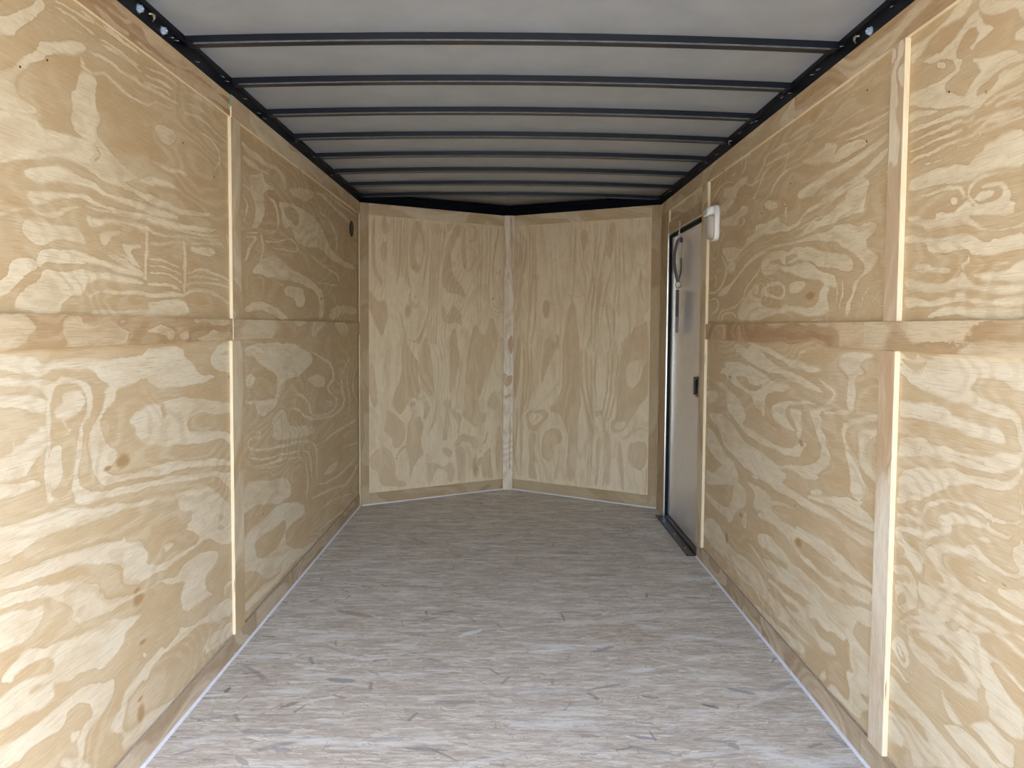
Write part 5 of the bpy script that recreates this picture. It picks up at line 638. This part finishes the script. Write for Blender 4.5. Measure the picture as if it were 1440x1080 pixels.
trim(FNR, WR-.072, WR-.012, 0, H, 'upright brown strip in the right front corner', M_strip3, 51, 'v', t=.010)
trim(FNL, .073, WL-.040, HS, H, 'top strip on the left half of the front wall', M_strip2, 55)
trim(FNR, .040, WR-.073, HS, H, 'top strip on the right half of the front wall', M_strip2, 57)
trim(FNL, .073, WL-.040, 0, BS, 'floor strip on the left half of the front wall', M_strip3, 59)
trim(FNR, .040, WR-.073, 0, BS, 'floor strip on the right half of the front wall', M_strip3, 63)
FC = Frame((XA-.001, YN-.036, 0), (1, 0, 0), (0, 0, 1), (0, -1, 0))
trim(FC, -.0365, .0365, 0, H, 'upright pale strip covering the point of the front wall', M_pale, 66, 'v', t=.011, n0=0, key='nose_strip', dens=.9)
# green paint on the end of the farther top strip
bm = bmesh.new(); add_box(bm, X0+.0095, X0+.0145, 2.7962, 2.7969, 2.022, 2.062)
bm_obj('paint_mark', bm, M_green, parent=hl, origin=(X0+.012, 2.797, 2.022))

# ------------------------------------------------------------------ white bead along the floor edges
def bead(pts, label):
    trim_i[0] += 1
    bm = bmesh.new()
    for (xa, ya), (xb, yb) in zip(pts[:-1], pts[1:]):
        d = Vector((xb-xa, yb-ya, 0)).normalized(); nrm = Vector((-d.y, d.x, 0))
        add_prism(bm, [(0, 0), (.008, 0), (.0065, .0035), (.003, .006), (0, .007)],
                  [((xa, ya, .0003), nrm, (0, 0, 1)), ((xb, yb, .0003), nrm, (0, 0, 1))])
    o = bm_obj('trim_%d' % trim_i[0], bm, M_white, origin=((pts[0][0]+pts[-1][0])/2, (pts[0][1]+pts[-1][1])/2, 0))
    return tag(o, label, 'trim', kind='structure')
i0, i1 = X0+.0095, X1-.0095
bead([(i0, YC-.02), (i0, YR)], 'thin white bead along the floor under the left wall')
bead([(i1, YR), (i1, 4.05)], 'thin white bead along the floor under the right wall')
bead([(i1-.01, 5.145), (FNR.p(.04, 0, .0125).x, FNR.p(.04, 0, .0125).y)], 'thin white bead under the right half of the front wall')
bead([(FNL.p(WL-.04, 0, .0125).x, FNL.p(WL-.04, 0, .0125).y), (FNL.p(.02, 0, .0125).x, FNL.p(.02, 0, .0125).y)], 'thin white bead under the left half of the front wall')

# ------------------------------------------------------------------ roof
def roof_z(x): return 2.140 - .018*(x*x)
bm = bmesh.new()
xs = np.linspace(-1.08, 1.08, 37)
for za, zb, in ((0, .004),):
    def rpt(x, back):
        if back: return YN + .10 - abs(x-XA)*(YN-YC)/1.03
        return YR - .02
    grid = []
    for x in xs:
        grid.append([bm.verts.new((x, YR-.02+(rpt(x, True)-YR+.02)*t, roof_z(x)+dz)) for dz in (0, .004) for t in np.linspace(0, 1, 12)])
    for a, b in zip(grid[:-1], grid[1:]):
        for t in range(11):
            bm.faces.new([a[t], b[t], b[t+1], a[t+1]]); bm.faces.new([a[12+t], a[13+t], b[13+t], b[12+t]])
        bm.faces.new([a[0], a[12], b[12], b[0]]); bm.faces.new([a[11], b[11], b[23], a[23]])
    for g in (grid[0], grid[-1]):
        for t in range(11): bm.faces.new([g[t], g[t+1], g[13+t], g[12+t]])
ceil = bm_obj('ceiling', bm, M_roof, origin=(0, YR, 2.13), smooth=False)
for p in ceil.data.polygons: p.use_smooth = abs(p.normal.z) > .5
tag(ceil, 'gently arched grey metal roof sheet', 'ceiling', kind='structure')

def rail(fr, u0, u1, name, label):
    trim_i[0] += 1
    o_ = fr.p(0, 0, 0)
    bm = bmesh.new()
    # square tube with a lip folded over its top
    prof = [(.0105, H+.0015), (.0105, 2.104), (.018, 2.107), (.018, 2.122), (-.02, 2.122), (-.050, 2.119), (-.050, H+.0015)]
    if fr in (FNL, FNR):   # over the nose the rail fills up to the arched sheet
        prof = [(.0105, H+.0015), (.0105, 2.112), (.018, 2.115), (.018, 2.1455), (-.050, 2.1455), (-.050, H+.0015)]
    def fr_at(u):
        p = fr.p(u, 0, 0); return ((p.x, p.y, 0), tuple(fr.n), (0, 0, 1))
    add_prism(bm, prof, [fr_at(u0), fr_at(u1)])
    o = bm_obj('trim_%d' % trim_i[0], bm, M_black, origin=fr.p((u0+u1)/2, H, 0))
    return tag(o, label, 'roof rail', kind='structure')
rail(FL, YR, YC+.045, 'rail', 'black steel roof rail along the top of the left wall')
rail(FR, YR, YC+.045, 'rail', 'black steel roof rail along the top of the right wall')
rail(FNL, .006, WL, 'rail', 'black steel roof rail over the left half of the front wall')
rail(FNR, 0, WR-.006, 'rail', 'black steel roof rail over the right half of the front wall')

def bow_mesh():
    bm = bmesh.new()
    w, h, r = .042, .0245, .004
    arc_ = [(r-r*math.cos(a), r-r*math.sin(a)) for a in np.linspace(0, PI/2, 6)]
    prof = [(0, h)] + arc_ + [(w-x_, z_) for x_, z_ in arc_[::-1]] + [(w, h)]
    pts = []
    for x in np.linspace(-1.008, 1.008, 33):
        pts.append(((x, 0, roof_z(x)-h-.0005), (0, 1, 0), (0, 0, 1)))
    add_prism(bm, prof, pts)
    # end plates welded to the rails
    for s in (-1, 1):
        add_box(bm, min(s*.980, s*1.008), max(s*.980, s*1.008), -.004, w+.004, 2.1225-.024, 2.1225-.0225)
    return bm
def highlight_mesh():  # added strip: the highlight along a bow's lower front edge, put into shape and colour
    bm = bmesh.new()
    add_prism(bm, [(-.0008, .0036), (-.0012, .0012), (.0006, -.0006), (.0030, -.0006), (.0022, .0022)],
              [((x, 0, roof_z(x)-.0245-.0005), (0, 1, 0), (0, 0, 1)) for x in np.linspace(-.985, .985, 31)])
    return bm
b0 = None
highlight0 = None
order = ['nearest', 'second', 'third', 'fourth', 'fifth', 'sixth', 'seventh']
ys = [3.583 + (k-4)*.396 for k in range(-1, 9)]
for k, y in enumerate(ys):
    n = k-1
    if b0 is None:
        b0 = bm_obj('roof_bow', bow_mesh(), M_bow, origin=(0, 0, 0)); o = b0
    else:
        o = b0.copy(); COL.objects.link(o)
    if highlight0 is None: highlight0 = bm_obj('highlight_strip', highlight_mesh(), M_highlight); l_ = highlight0
    else: l_ = highlight0.copy(); COL.objects.link(l_)
    l_.parent = o; l_['label'] = 'thin bright strip added as the lower edge highlight'
    o.location = (0, y, 0)
    lab = {-1: 'black roof bow outermost, above the open rear end', 0: 'black roof bow cut by the top edge of the view',
           1: 'black arched roof bow nearest of those seen whole', 8: 'black arched roof bow farthest in, last before the front point'}.get(n)
    if lab is None: lab = 'black arched roof bow, %s of those seen whole counted from the open end' % order[n-1]
    tag(o, lab, 'roof beam', 'black roof bows across the ceiling')

# ------------------------------------------------------------------ side door
DY0, DY1, DZ1 = 4.056, 4.924, 1.836
door = tag(empty('door_1', (X1+.02, 4.49, 0)), 'grey side door in a black seal on the right wall', 'door', kind='structure')
bm = bmesh.new(); add_box(bm, X1+.012, X1+.030, 4.050, DY1-.013, .024, DZ1-.016, .002)
panel = bm_obj('door_panel', bm, M_door, parent=door, origin=(X1+.021, 4.475, .024))
bm = bmesh.new()   # bright jamb edge
add_box(bm, X1-.0145, X1-.0055, DY1-.006, DY1, .0, DZ1-.001); add_box(bm, X1-.0055, X1+.0335, DY1-.003, DY1, .0, DZ1-.001)
add_box(bm, X1-.004, X1+.0335, 4.045, DY1-.006, DZ1-.004, DZ1-.001)
bm_obj('door_frame', bm, M_alu, parent=door, origin=(X1+.01, 4.49, 0))
bm = bmesh.new()   # rubber seal, two beads
add_box(bm, X1-.0053, X1+.0325, DY1-.0125, DY1-.0032, .012, DZ1-.0045, .0015)
add_box(bm, X1+.0035, X1+.0115, DY1-.020, DY1-.0128, .02, DZ1-.016, .002)
add_box(bm, X1-.0053, X1+.0325, 4.045, DY1-.0125, DZ1-.0155, DZ1-.0045, .0015)
add_box(bm, X1+.0035, X1+.0115, 4.045, DY1-.020, DZ1-.027, DZ1-.0160, .002)
bm_obj('door_seal', bm, M_seal, parent=door, origin=(X1+.01, 4.49, .02))
bm = bmesh.new()   # threshold angle
add_box(bm, X1-.060, X1+.033, 4.060, DY1+.012, .0004, .006, .001); add_box(bm, X1-.060, X1-.052, 4.060, DY1+.012, .006, .011, .001)
add_box(bm, X1-.010, X1+.0115, 4.060, DY1-.02, .006, .020, .002)
th = bm_obj('threshold', bm, M_thresh, parent=door, origin=(X1-.02, 4.49, 0))
for yy in (4.20, 4.48, 4.78):
    bm = bmesh.new(); bmesh.ops.create_cone(bm, cap_ends=True, segments=12, radius1=.006, radius2=.004, depth=.002, matrix=Matrix.Translation((X1-.036, yy, .0072)))
    bm_obj('screw_head', bm, M_zinc, parent=th, origin=(X1-.036, yy, .006))
# latch: black flush paddle with a grey slider and red tab
bm = bmesh.new()
add_box(bm, X1-.001, X1+.0122, 4.057, 4.180, .855, .968, .003)
lt = bm_obj('latch', bm, M_dkplastic, parent=door, origin=(X1+.013, 4.12, .855))
bm = bmesh.new(); add_box(bm, X1-.014, X1-.001, 4.160, 4.180, .868, .968, .003); add_box(bm, X1-.014, X1-.001, 4.115, 4.18, .952, .968, .003)
bm_obj('paddle', bm, M_dkplastic, parent=lt, origin=(X1-.003, 4.15, .868))
bm = bmesh.new(); add_box(bm, X1-.006, X1-.0012, 4.062, 4.098, .888, .918, .002)
bm_obj('slider', bm, M_lens, parent=lt, origin=(X1+.002, 4.08, .888))
bm = bmesh.new(); add_box(bm, X1-.008, X1-.0012, 4.070, 4.120, .859, .880, .002)
tag(bm_obj('lock_tab', bm, M_red, parent=lt, origin=(X1+.002, 4.09, .859)), 'red locking tab')

# ------------------------------------------------------------------ dome light on the right wall
def dome_light():
    t = tag(empty('wall_light', (X1, 3.81, 1.675)), 'white plastic oblong wall light with a grey lens beside the door strip', 'light')
    yc, zc = 3.81, 1.755
    def outline(hw, hh, e=4.0, n=40):
        return [(hw*math.copysign(abs(math.cos(a))**(2/e), math.cos(a)), hh*math.copysign(abs(math.sin(a))**(2/e), math.sin(a))) for a in [2*PI*k/n for k in range(n)]]
    def loft(secs, name, mat):
        bm = bmesh.new(); rings = []
        for (x, hw, hh, dy, dz) in secs:
            rings.append([bm.verts.new((x, yc+dy+p[0], zc+dz+p[1])) for p in outline(hw, hh)])
        for a, b in zip(rings[:-1], rings[1:]):
            for i in range(40): 
                f = bm.faces.new([a[i], a[(i+1) % 40], b[(i+1) % 40], b[i]]); f.smooth = True
        bm.faces.new(rings[0][::-1]); bm.faces.new(rings[-1])
        o = bm_obj(name, bm, mat, parent=t, origin=(X1, yc, zc)); return o
    loft([(X1-.0004, .052, .086, 0, 0), (X1-.006, .055, .089, 0, 0), (X1-.022, .054, .088, 0, 0), (X1-.026, .051, .085, 0, 0)], 'base', M_plastic)
    loft([(X1-.0255, .050, .061, 0, -.023), (X1-.036, .047, .059, 0, -.021), (X1-.048, .040, .053, 0, -.016), (X1-.056, .026, .040, 0, -.010)], 'lens', M_lens)
    loft([(X1-.0255, .0515, .024, 0, .060), (X1-.042, .049, .023, 0, .058), (X1-.056, .043, .021, 0, .053), (X1-.062, .032, .014, 0, .049)], 'cap', M_plastic)
    bm = bmesh.new(); add_box(bm, X1-.058, X1-.046, yc+.030, yc+.042, zc+.040, zc+.054, .002)
    bm_obj('switch', bm, M_plastic, parent=t, origin=(X1-.05, yc+.036, zc+.04))
dome_light()

# ------------------------------------------------------------------ vent on the left wall
t = tag(empty('wall_vent', (X0, 4.945, 1.807)), 'small round black vent high on the left wall close to the front corner', 'vent')
bm = bmesh.new()
prof = [(.050, .0006), (.052, .003), (.050, .006), (.043, .0075), (.040, .004)]
rings = []
for r, d in prof:
    rings.append([bm.verts.new((X0+d, 4.945+r*math.cos(2*PI*k/32), 1.857+r*math.sin(2*PI*k/32))) for k in range(32)])
for a, b in zip(rings[:-1], rings[1:]):
    for i in range(32): bm.faces.new([a[i], a[(i+1) % 32], b[(i+1) % 32], b[i]])
bm.faces.new(rings[-1]); bm.faces.new(rings[0][::-1])
bm_obj('flange', bm, M_vent, parent=t, origin=(X0, 4.945, 1.857))
bm = bmesh.new()
for k in range(-3, 4):
    hw = math.sqrt(.038**2-(k*.010)**2); add_box(bm, X0+.0042, X0+.0062, 4.945-hw, 4.945+hw, 1.857+k*.010-.002, 1.857+k*.010+.002)
bm_obj('louvre', bm, M_vent, parent=t, origin=(X0, 4.945, 1.82))

# ------------------------------------------------------------------ key lanyard and tag hanging over the door
t = tag(empty('key_lanyard', (X1-.022, 4.59, 1.51)), 'grey cord lanyard with a spring and purple sleeve hanging over the door', 'lanyard')
LX = X1-.020
bm = bmesh.new()
add_tube(bm, [(X1-TS-.001, 4.545, 1.873), (LX, 4.545, 1.873), (LX-.002, 4.545, 1.870)], .0022, 6)
ring = [(LX-.002, 4.547+.006*math.cos(a), 1.862+.007*math.sin(a)) for a in [2*PI*k/12 for k in range(12)]]
add_tube(bm, ring, .0014, 5, True)
bm_obj('screw_eye', bm, M_zinc, parent=t, origin=(LX, 4.545, 1.86))
bm = bmesh.new(); zc = 1.851; k = 0
while zc > 1.775:
    yy = 4.548+.026*(1.86-zc)/.085
    if k % 2: lk = [(LX, yy+.0045*math.cos(a), zc+.009*math.sin(a)) for a in [2*PI*j/12 for j in range(12)]]
    else: lk = [(LX+.0045*math.cos(a), yy, zc+.009*math.sin(a)) for a in [2*PI*j/12 for j in range(12)]]
    add_tube(bm, lk, .0013, 5, True); zc -= .0135; k += 1
bm_obj('chain', bm, M_zinc, parent=t, origin=(LX, 4.56, 1.775))
def ribbon(pts, w, th, name, mat):
    bm = bmesh.new()
    # flat webbing: wide along Y, thin along X
    fr_ = []
    for p in pts: fr_.append((p, (0, 1, 0), (1, 0, 0)))
    add_prism(bm, [(-w/2, -th/2), (w/2, -th/2), (w/2, th/2), (-w/2, th/2)], fr_)
    return bm_obj(name, bm, mat, parent=t, origin=pts[-1])
def sidept(px, py, X):  # (kept small: wall positions measured in the place)
    return None
def arc(p0, p1, bulge, n=12):
    out = []
    for k in range(n+1):
        s = k/n; y = p0[0]*(1-s)+p1[0]*s + bulge[0]*math.sin(PI*s); z = p0[1]*(1-s)+p1[1]*s
        x = LX + bulge[1]*math.sin(PI*s)
        out.append((x, y, z))
    return out
ribbon(arc((4.585, 1.770), (4.575, 1.512), (.0, -.024)), .085, .003, 'strap', M_strap)
bm = bmesh.new(); add_tube(bm, [(LX-.004+.004*math.cos(a), 4.545, 1.788+.012*math.sin(a)) for a in np.linspace(-1.5, 3.3, 12)], .0016, 5)
bm_obj('hook', bm, M_zinc, parent=t, origin=(LX, 4.545, 1.78))
bm = bmesh.new()
for (z0, z1, r) in ((1.742, 1.772, .0075),):
    add_tube(bm, [(LX+.008, 4.545, z1), (LX+.008, 4.545, z1-.003), (LX+.008, 4.545, z0)], [r*.6, r, r*.95], 12)
tag(bm_obj('sleeve', bm, M_purple, parent=t, origin=(LX+.008, 4.545, 1.742)), 'dark purple sleeve')
bm = bmesh.new(); turns = 16
add_tube(bm, [(LX+.008+.0058*math.cos(2*PI*s*turns), 4.545+.0058*math.sin(2*PI*s*turns), 1.742-.092*s) for s in np.linspace(0, 1, turns*10)], .0013, 5)
bm_obj('spring', bm, M_zinc, parent=t, origin=(LX+.008, 4.545, 1.65))
ribbon([(LX+.008+(.010*math.sin(PI*s)) - .008*s, 4.548+.024*s, 1.650-.138*s) for s in np.linspace(0, 1, 10)], .05, .003, 'cord', M_strap)
bm = bmesh.new(); add_tube(bm, [(LX+.019*math.cos(a), 4.572+.012*math.cos(a), 1.492+.020*math.sin(a)) for a in [2*PI*k/24 for k in range(24)]], .0016, 6, True)
bm_obj('key_ring', bm, M_dkplastic, parent=t, origin=(LX, 4.57, 1.472))
# the tag hangs from the ring
t2 = tag(empty('hanging_tag', (LX-.005, 4.57, 1.205)), 'tall dark teal and pale tag hanging from the key ring in front of the door', 'tag')
def card(z0, z1, name, mat, nx=.0, wd=.055, par=t2, th=.0015, y0=0):
    bm = bmesh.new()
    d = Vector((math.sin(math.radians(32)), math.cos(math.radians(32)), 0)); nn = Vector((d.y, -d.x, 0))
    c = Vector((LX-.004, 4.572, 0)) + nn*nx
    add_prism(bm, [(-wd/2, 0), (wd/2, 0), (wd/2, th), (-wd/2, th)], [((c.x, c.y, z0), tuple(d), tuple(nn)), ((c.x, c.y, z1), tuple(d), tuple(nn))])
    return bm_obj(name, bm, mat, parent=par, origin=(c.x, c.y, z0))
card(1.302, 1.462, 'upper_card', M_teal); card(1.207, 1.3015, 'lower_card', M_card)
lo = card(1.2485, 1.256, 'printed_band', M_teal, nx=-.0009, wd=.048, th=.0008)
card(1.232, 1.235, 'printed_line', M_teal, nx=-.0009, wd=.048, th=.0008)
bm = bmesh.new(); add_tube(bm, [(LX-.002, 4.572, 1.475), (LX-.004, 4.572, 1.460)], .0015, 6)
bm_obj('tag_loop', bm, M_zinc, parent=t2, origin=(LX, 4.572, 1.46))

# ------------------------------------------------------------------ bolts, clips and screw points on the roof rails
def hexbolt(fr, u, v, label, name='hex_bolt'):
    bm = bmesh.new()
    m = Matrix.Identity(4); c = fr.p(u, v, .0105)
    q = fr.n.to_track_quat('Z', 'Y').to_matrix().to_4x4(); q.translation = c
    t_ = bmesh.new(); bmesh.ops.create_cone(t_, cap_ends=True, segments=20, radius1=.0125, radius2=.0125, depth=.0018, matrix=Matrix.Translation((0, 0, .0009))); merge(bm, t_, q)
    o = bm_obj(name, bm, M_zinc, origin=c); tag(o, label, 'bolt', 'hex bolts on the roof rails')
    bm = bmesh.new(); t_ = bmesh.new()
    bmesh.ops.create_cone(t_, cap_ends=True, segments=6, radius1=.0105, radius2=.0098, depth=.0090, matrix=Matrix.Translation((0, 0, .0064)))
    merge(bm, t_, q); bm_obj('head', bm, M_zincp, parent=o, origin=c)
    bm = bmesh.new(); t_ = bmesh.new(); bmesh.ops.create_cone(t_, cap_ends=True, segments=10, radius1=.0036, radius2=.003, depth=.004, matrix=Matrix.Translation((0, 0, .0129)))
    merge(bm, t_, q); bm_obj('shank_end', bm, M_zincp, parent=o, origin=c)
    return o
hexbolt(FL, 2.115, 2.088, 'pale blue zinc hex bolt on the left roof rail, the nearer one')
hexbolt(FL, 2.258, 2.084, 'pale blue zinc hex bolt on the left roof rail, farther of the two')
hexbolt(FR, 2.199, 2.078, 'pale blue zinc hex bolt on the right roof rail')
def clip(fr, u, v, label):
    bm = bmesh.new()
    def P(a, b, c): return tuple(fr.p(u+a, v+b, .0105+c))
    add_tube(bm, [P(-.012, .004, .001), P(-.004, .006, .008), P(.006, .006, .010), P(.014, .001, .006)], .0028, 8)
    add_tube(bm, [P(-.004, .004, .009), P(-.002, -.006, .012), P(.004, -.009, .006), P(.010, -.008, .002)], .0024, 8)
    add_tube(bm, [P(.012, .016, .001), P(.013, .010, .006)], .0016, 6)
    o = bm_obj('cable_clip', bm, M_gold, origin=fr.p(u, v, .0105)); return tag(o, label, 'clip', 'small bent metal clips on the roof rails')
clip(FL, 2.184, 2.094, 'bent metal clip on the left roof rail between the two blue bolts')
clip(FR, 2.279, 2.086, 'bent metal clip on the right roof rail farther in than its blue bolt')
clip(FR, 3.56, 2.092, 'small bent metal clip on the right roof rail, the one deeper in')
def screw_tip(fr, u, v, a):
    bm = bmesh.new(); p = fr.p(u, v, .0100); d = fr.n*.016 + Vector((0, 0, -.006*a))
    add_tube(bm, [p, p+d*.7, p+d], [.0016, .0015, .0003], 6)
    return bm_obj('screw_tip', bm, M_zinc, origin=p)
rs = random.Random(4)
words = {0: 'left', 1: 'right'}
for s, fr in ((0, FL), (1, FR)):
    ul = [2.30, 2.335, 2.49, 2.70, 2.745, 2.93, 3.09, 3.16, 3.62, 3.95, 4.35] if s == 0 else [2.06, 2.37, 2.55, 2.60, 2.80, 2.88, 3.18, 3.24, 3.40, 3.78, 3.98, 4.10, 4.85]
    for u in ul:
        o = screw_tip(fr, u, rs.uniform(2.075, 2.102), rs.uniform(.3, 1.5))
        tag(o, 'tiny silver screw point poking through the %s roof rail' % words[s], 'screw', 'screw points along the %s roof rail' % words[s])
# nails in the sheets
def nail(fr, u, v, lab, grp):
    bm = bmesh.new(); q = fr.n.to_track_quat('Z', 'Y').to_matrix().to_4x4(); c = fr.p(u, v, 0.0003); q.translation = c
    t_ = bmesh.new(); bmesh.ops.create_cone(t_, cap_ends=True, segments=10, radius1=.0028, radius2=.0022, depth=.0012, matrix=Matrix.Translation((0, 0, .0006))); merge(bm, t_, q)
    tag(bm_obj('brad_nail', bm, M_nail, origin=c), lab, 'nail', grp)
for u_, v_ in [(1.713, 1.812), (1.618, 1.766), (2.411, 1.799), (2.662, 1.742), (4.209, 1.381), (3.424, 1.403), (3.151, 0.446)]:
    nail(FL, u_, v_, 'tiny dark nail head in the left wall sheets', 'nail heads in the left wall sheets')
for u_, v_ in [(2.821, 1.767), (2.227, 1.776), (2.232, 1.923), (3.14, 1.705), (2.699, 0.6), (2.94, 0.206), (1.815, 1.792), (2.866, 1.691)]:
    nail(FR, u_, v_, 'tiny dark nail head in the right wall sheets', 'nail heads in the right wall sheets')
for u_, v_ in [(0.799, 1.67), (0.784, 1.245), (0.392, 1.257), (0.184, 0.356)]:
    nail(FNL, u_, v_, 'tiny dark nail head in the left half of the front wall', 'nail heads in the front left sheet')
for u_, v_ in [(0.389, 1.721), (0.387, 1.401), (0.763, 1.388), (0.438, 0.422), (0.394, 0.776)]:
    nail(FNR, u_, v_, 'tiny dark nail head in the right half of the front wall', 'nail heads in the front right sheet')
for x_, y_, w_ in [(-0.253, 2.411, 'lower left of the middle'), (0.24, 2.796, 'right of the middle'), (0.203, 3.205, 'farther in')]:
    bm = bmesh.new(); bmesh.ops.create_cone(bm, cap_ends=True, segments=14, radius1=.0045, radius2=.0038, depth=.0012, matrix=Matrix.Translation((x_, y_, .0007)))
    tag(bm_obj('floor_screw', bm, M_zinc, origin=(x_, y_, 0)), 'tiny silver screw head in the floor board, the one ' + w_, 'screw', 'screw heads in the floor')
print('TRIMS', trim_i[0], 'OBJ', len(bpy.data.objects))
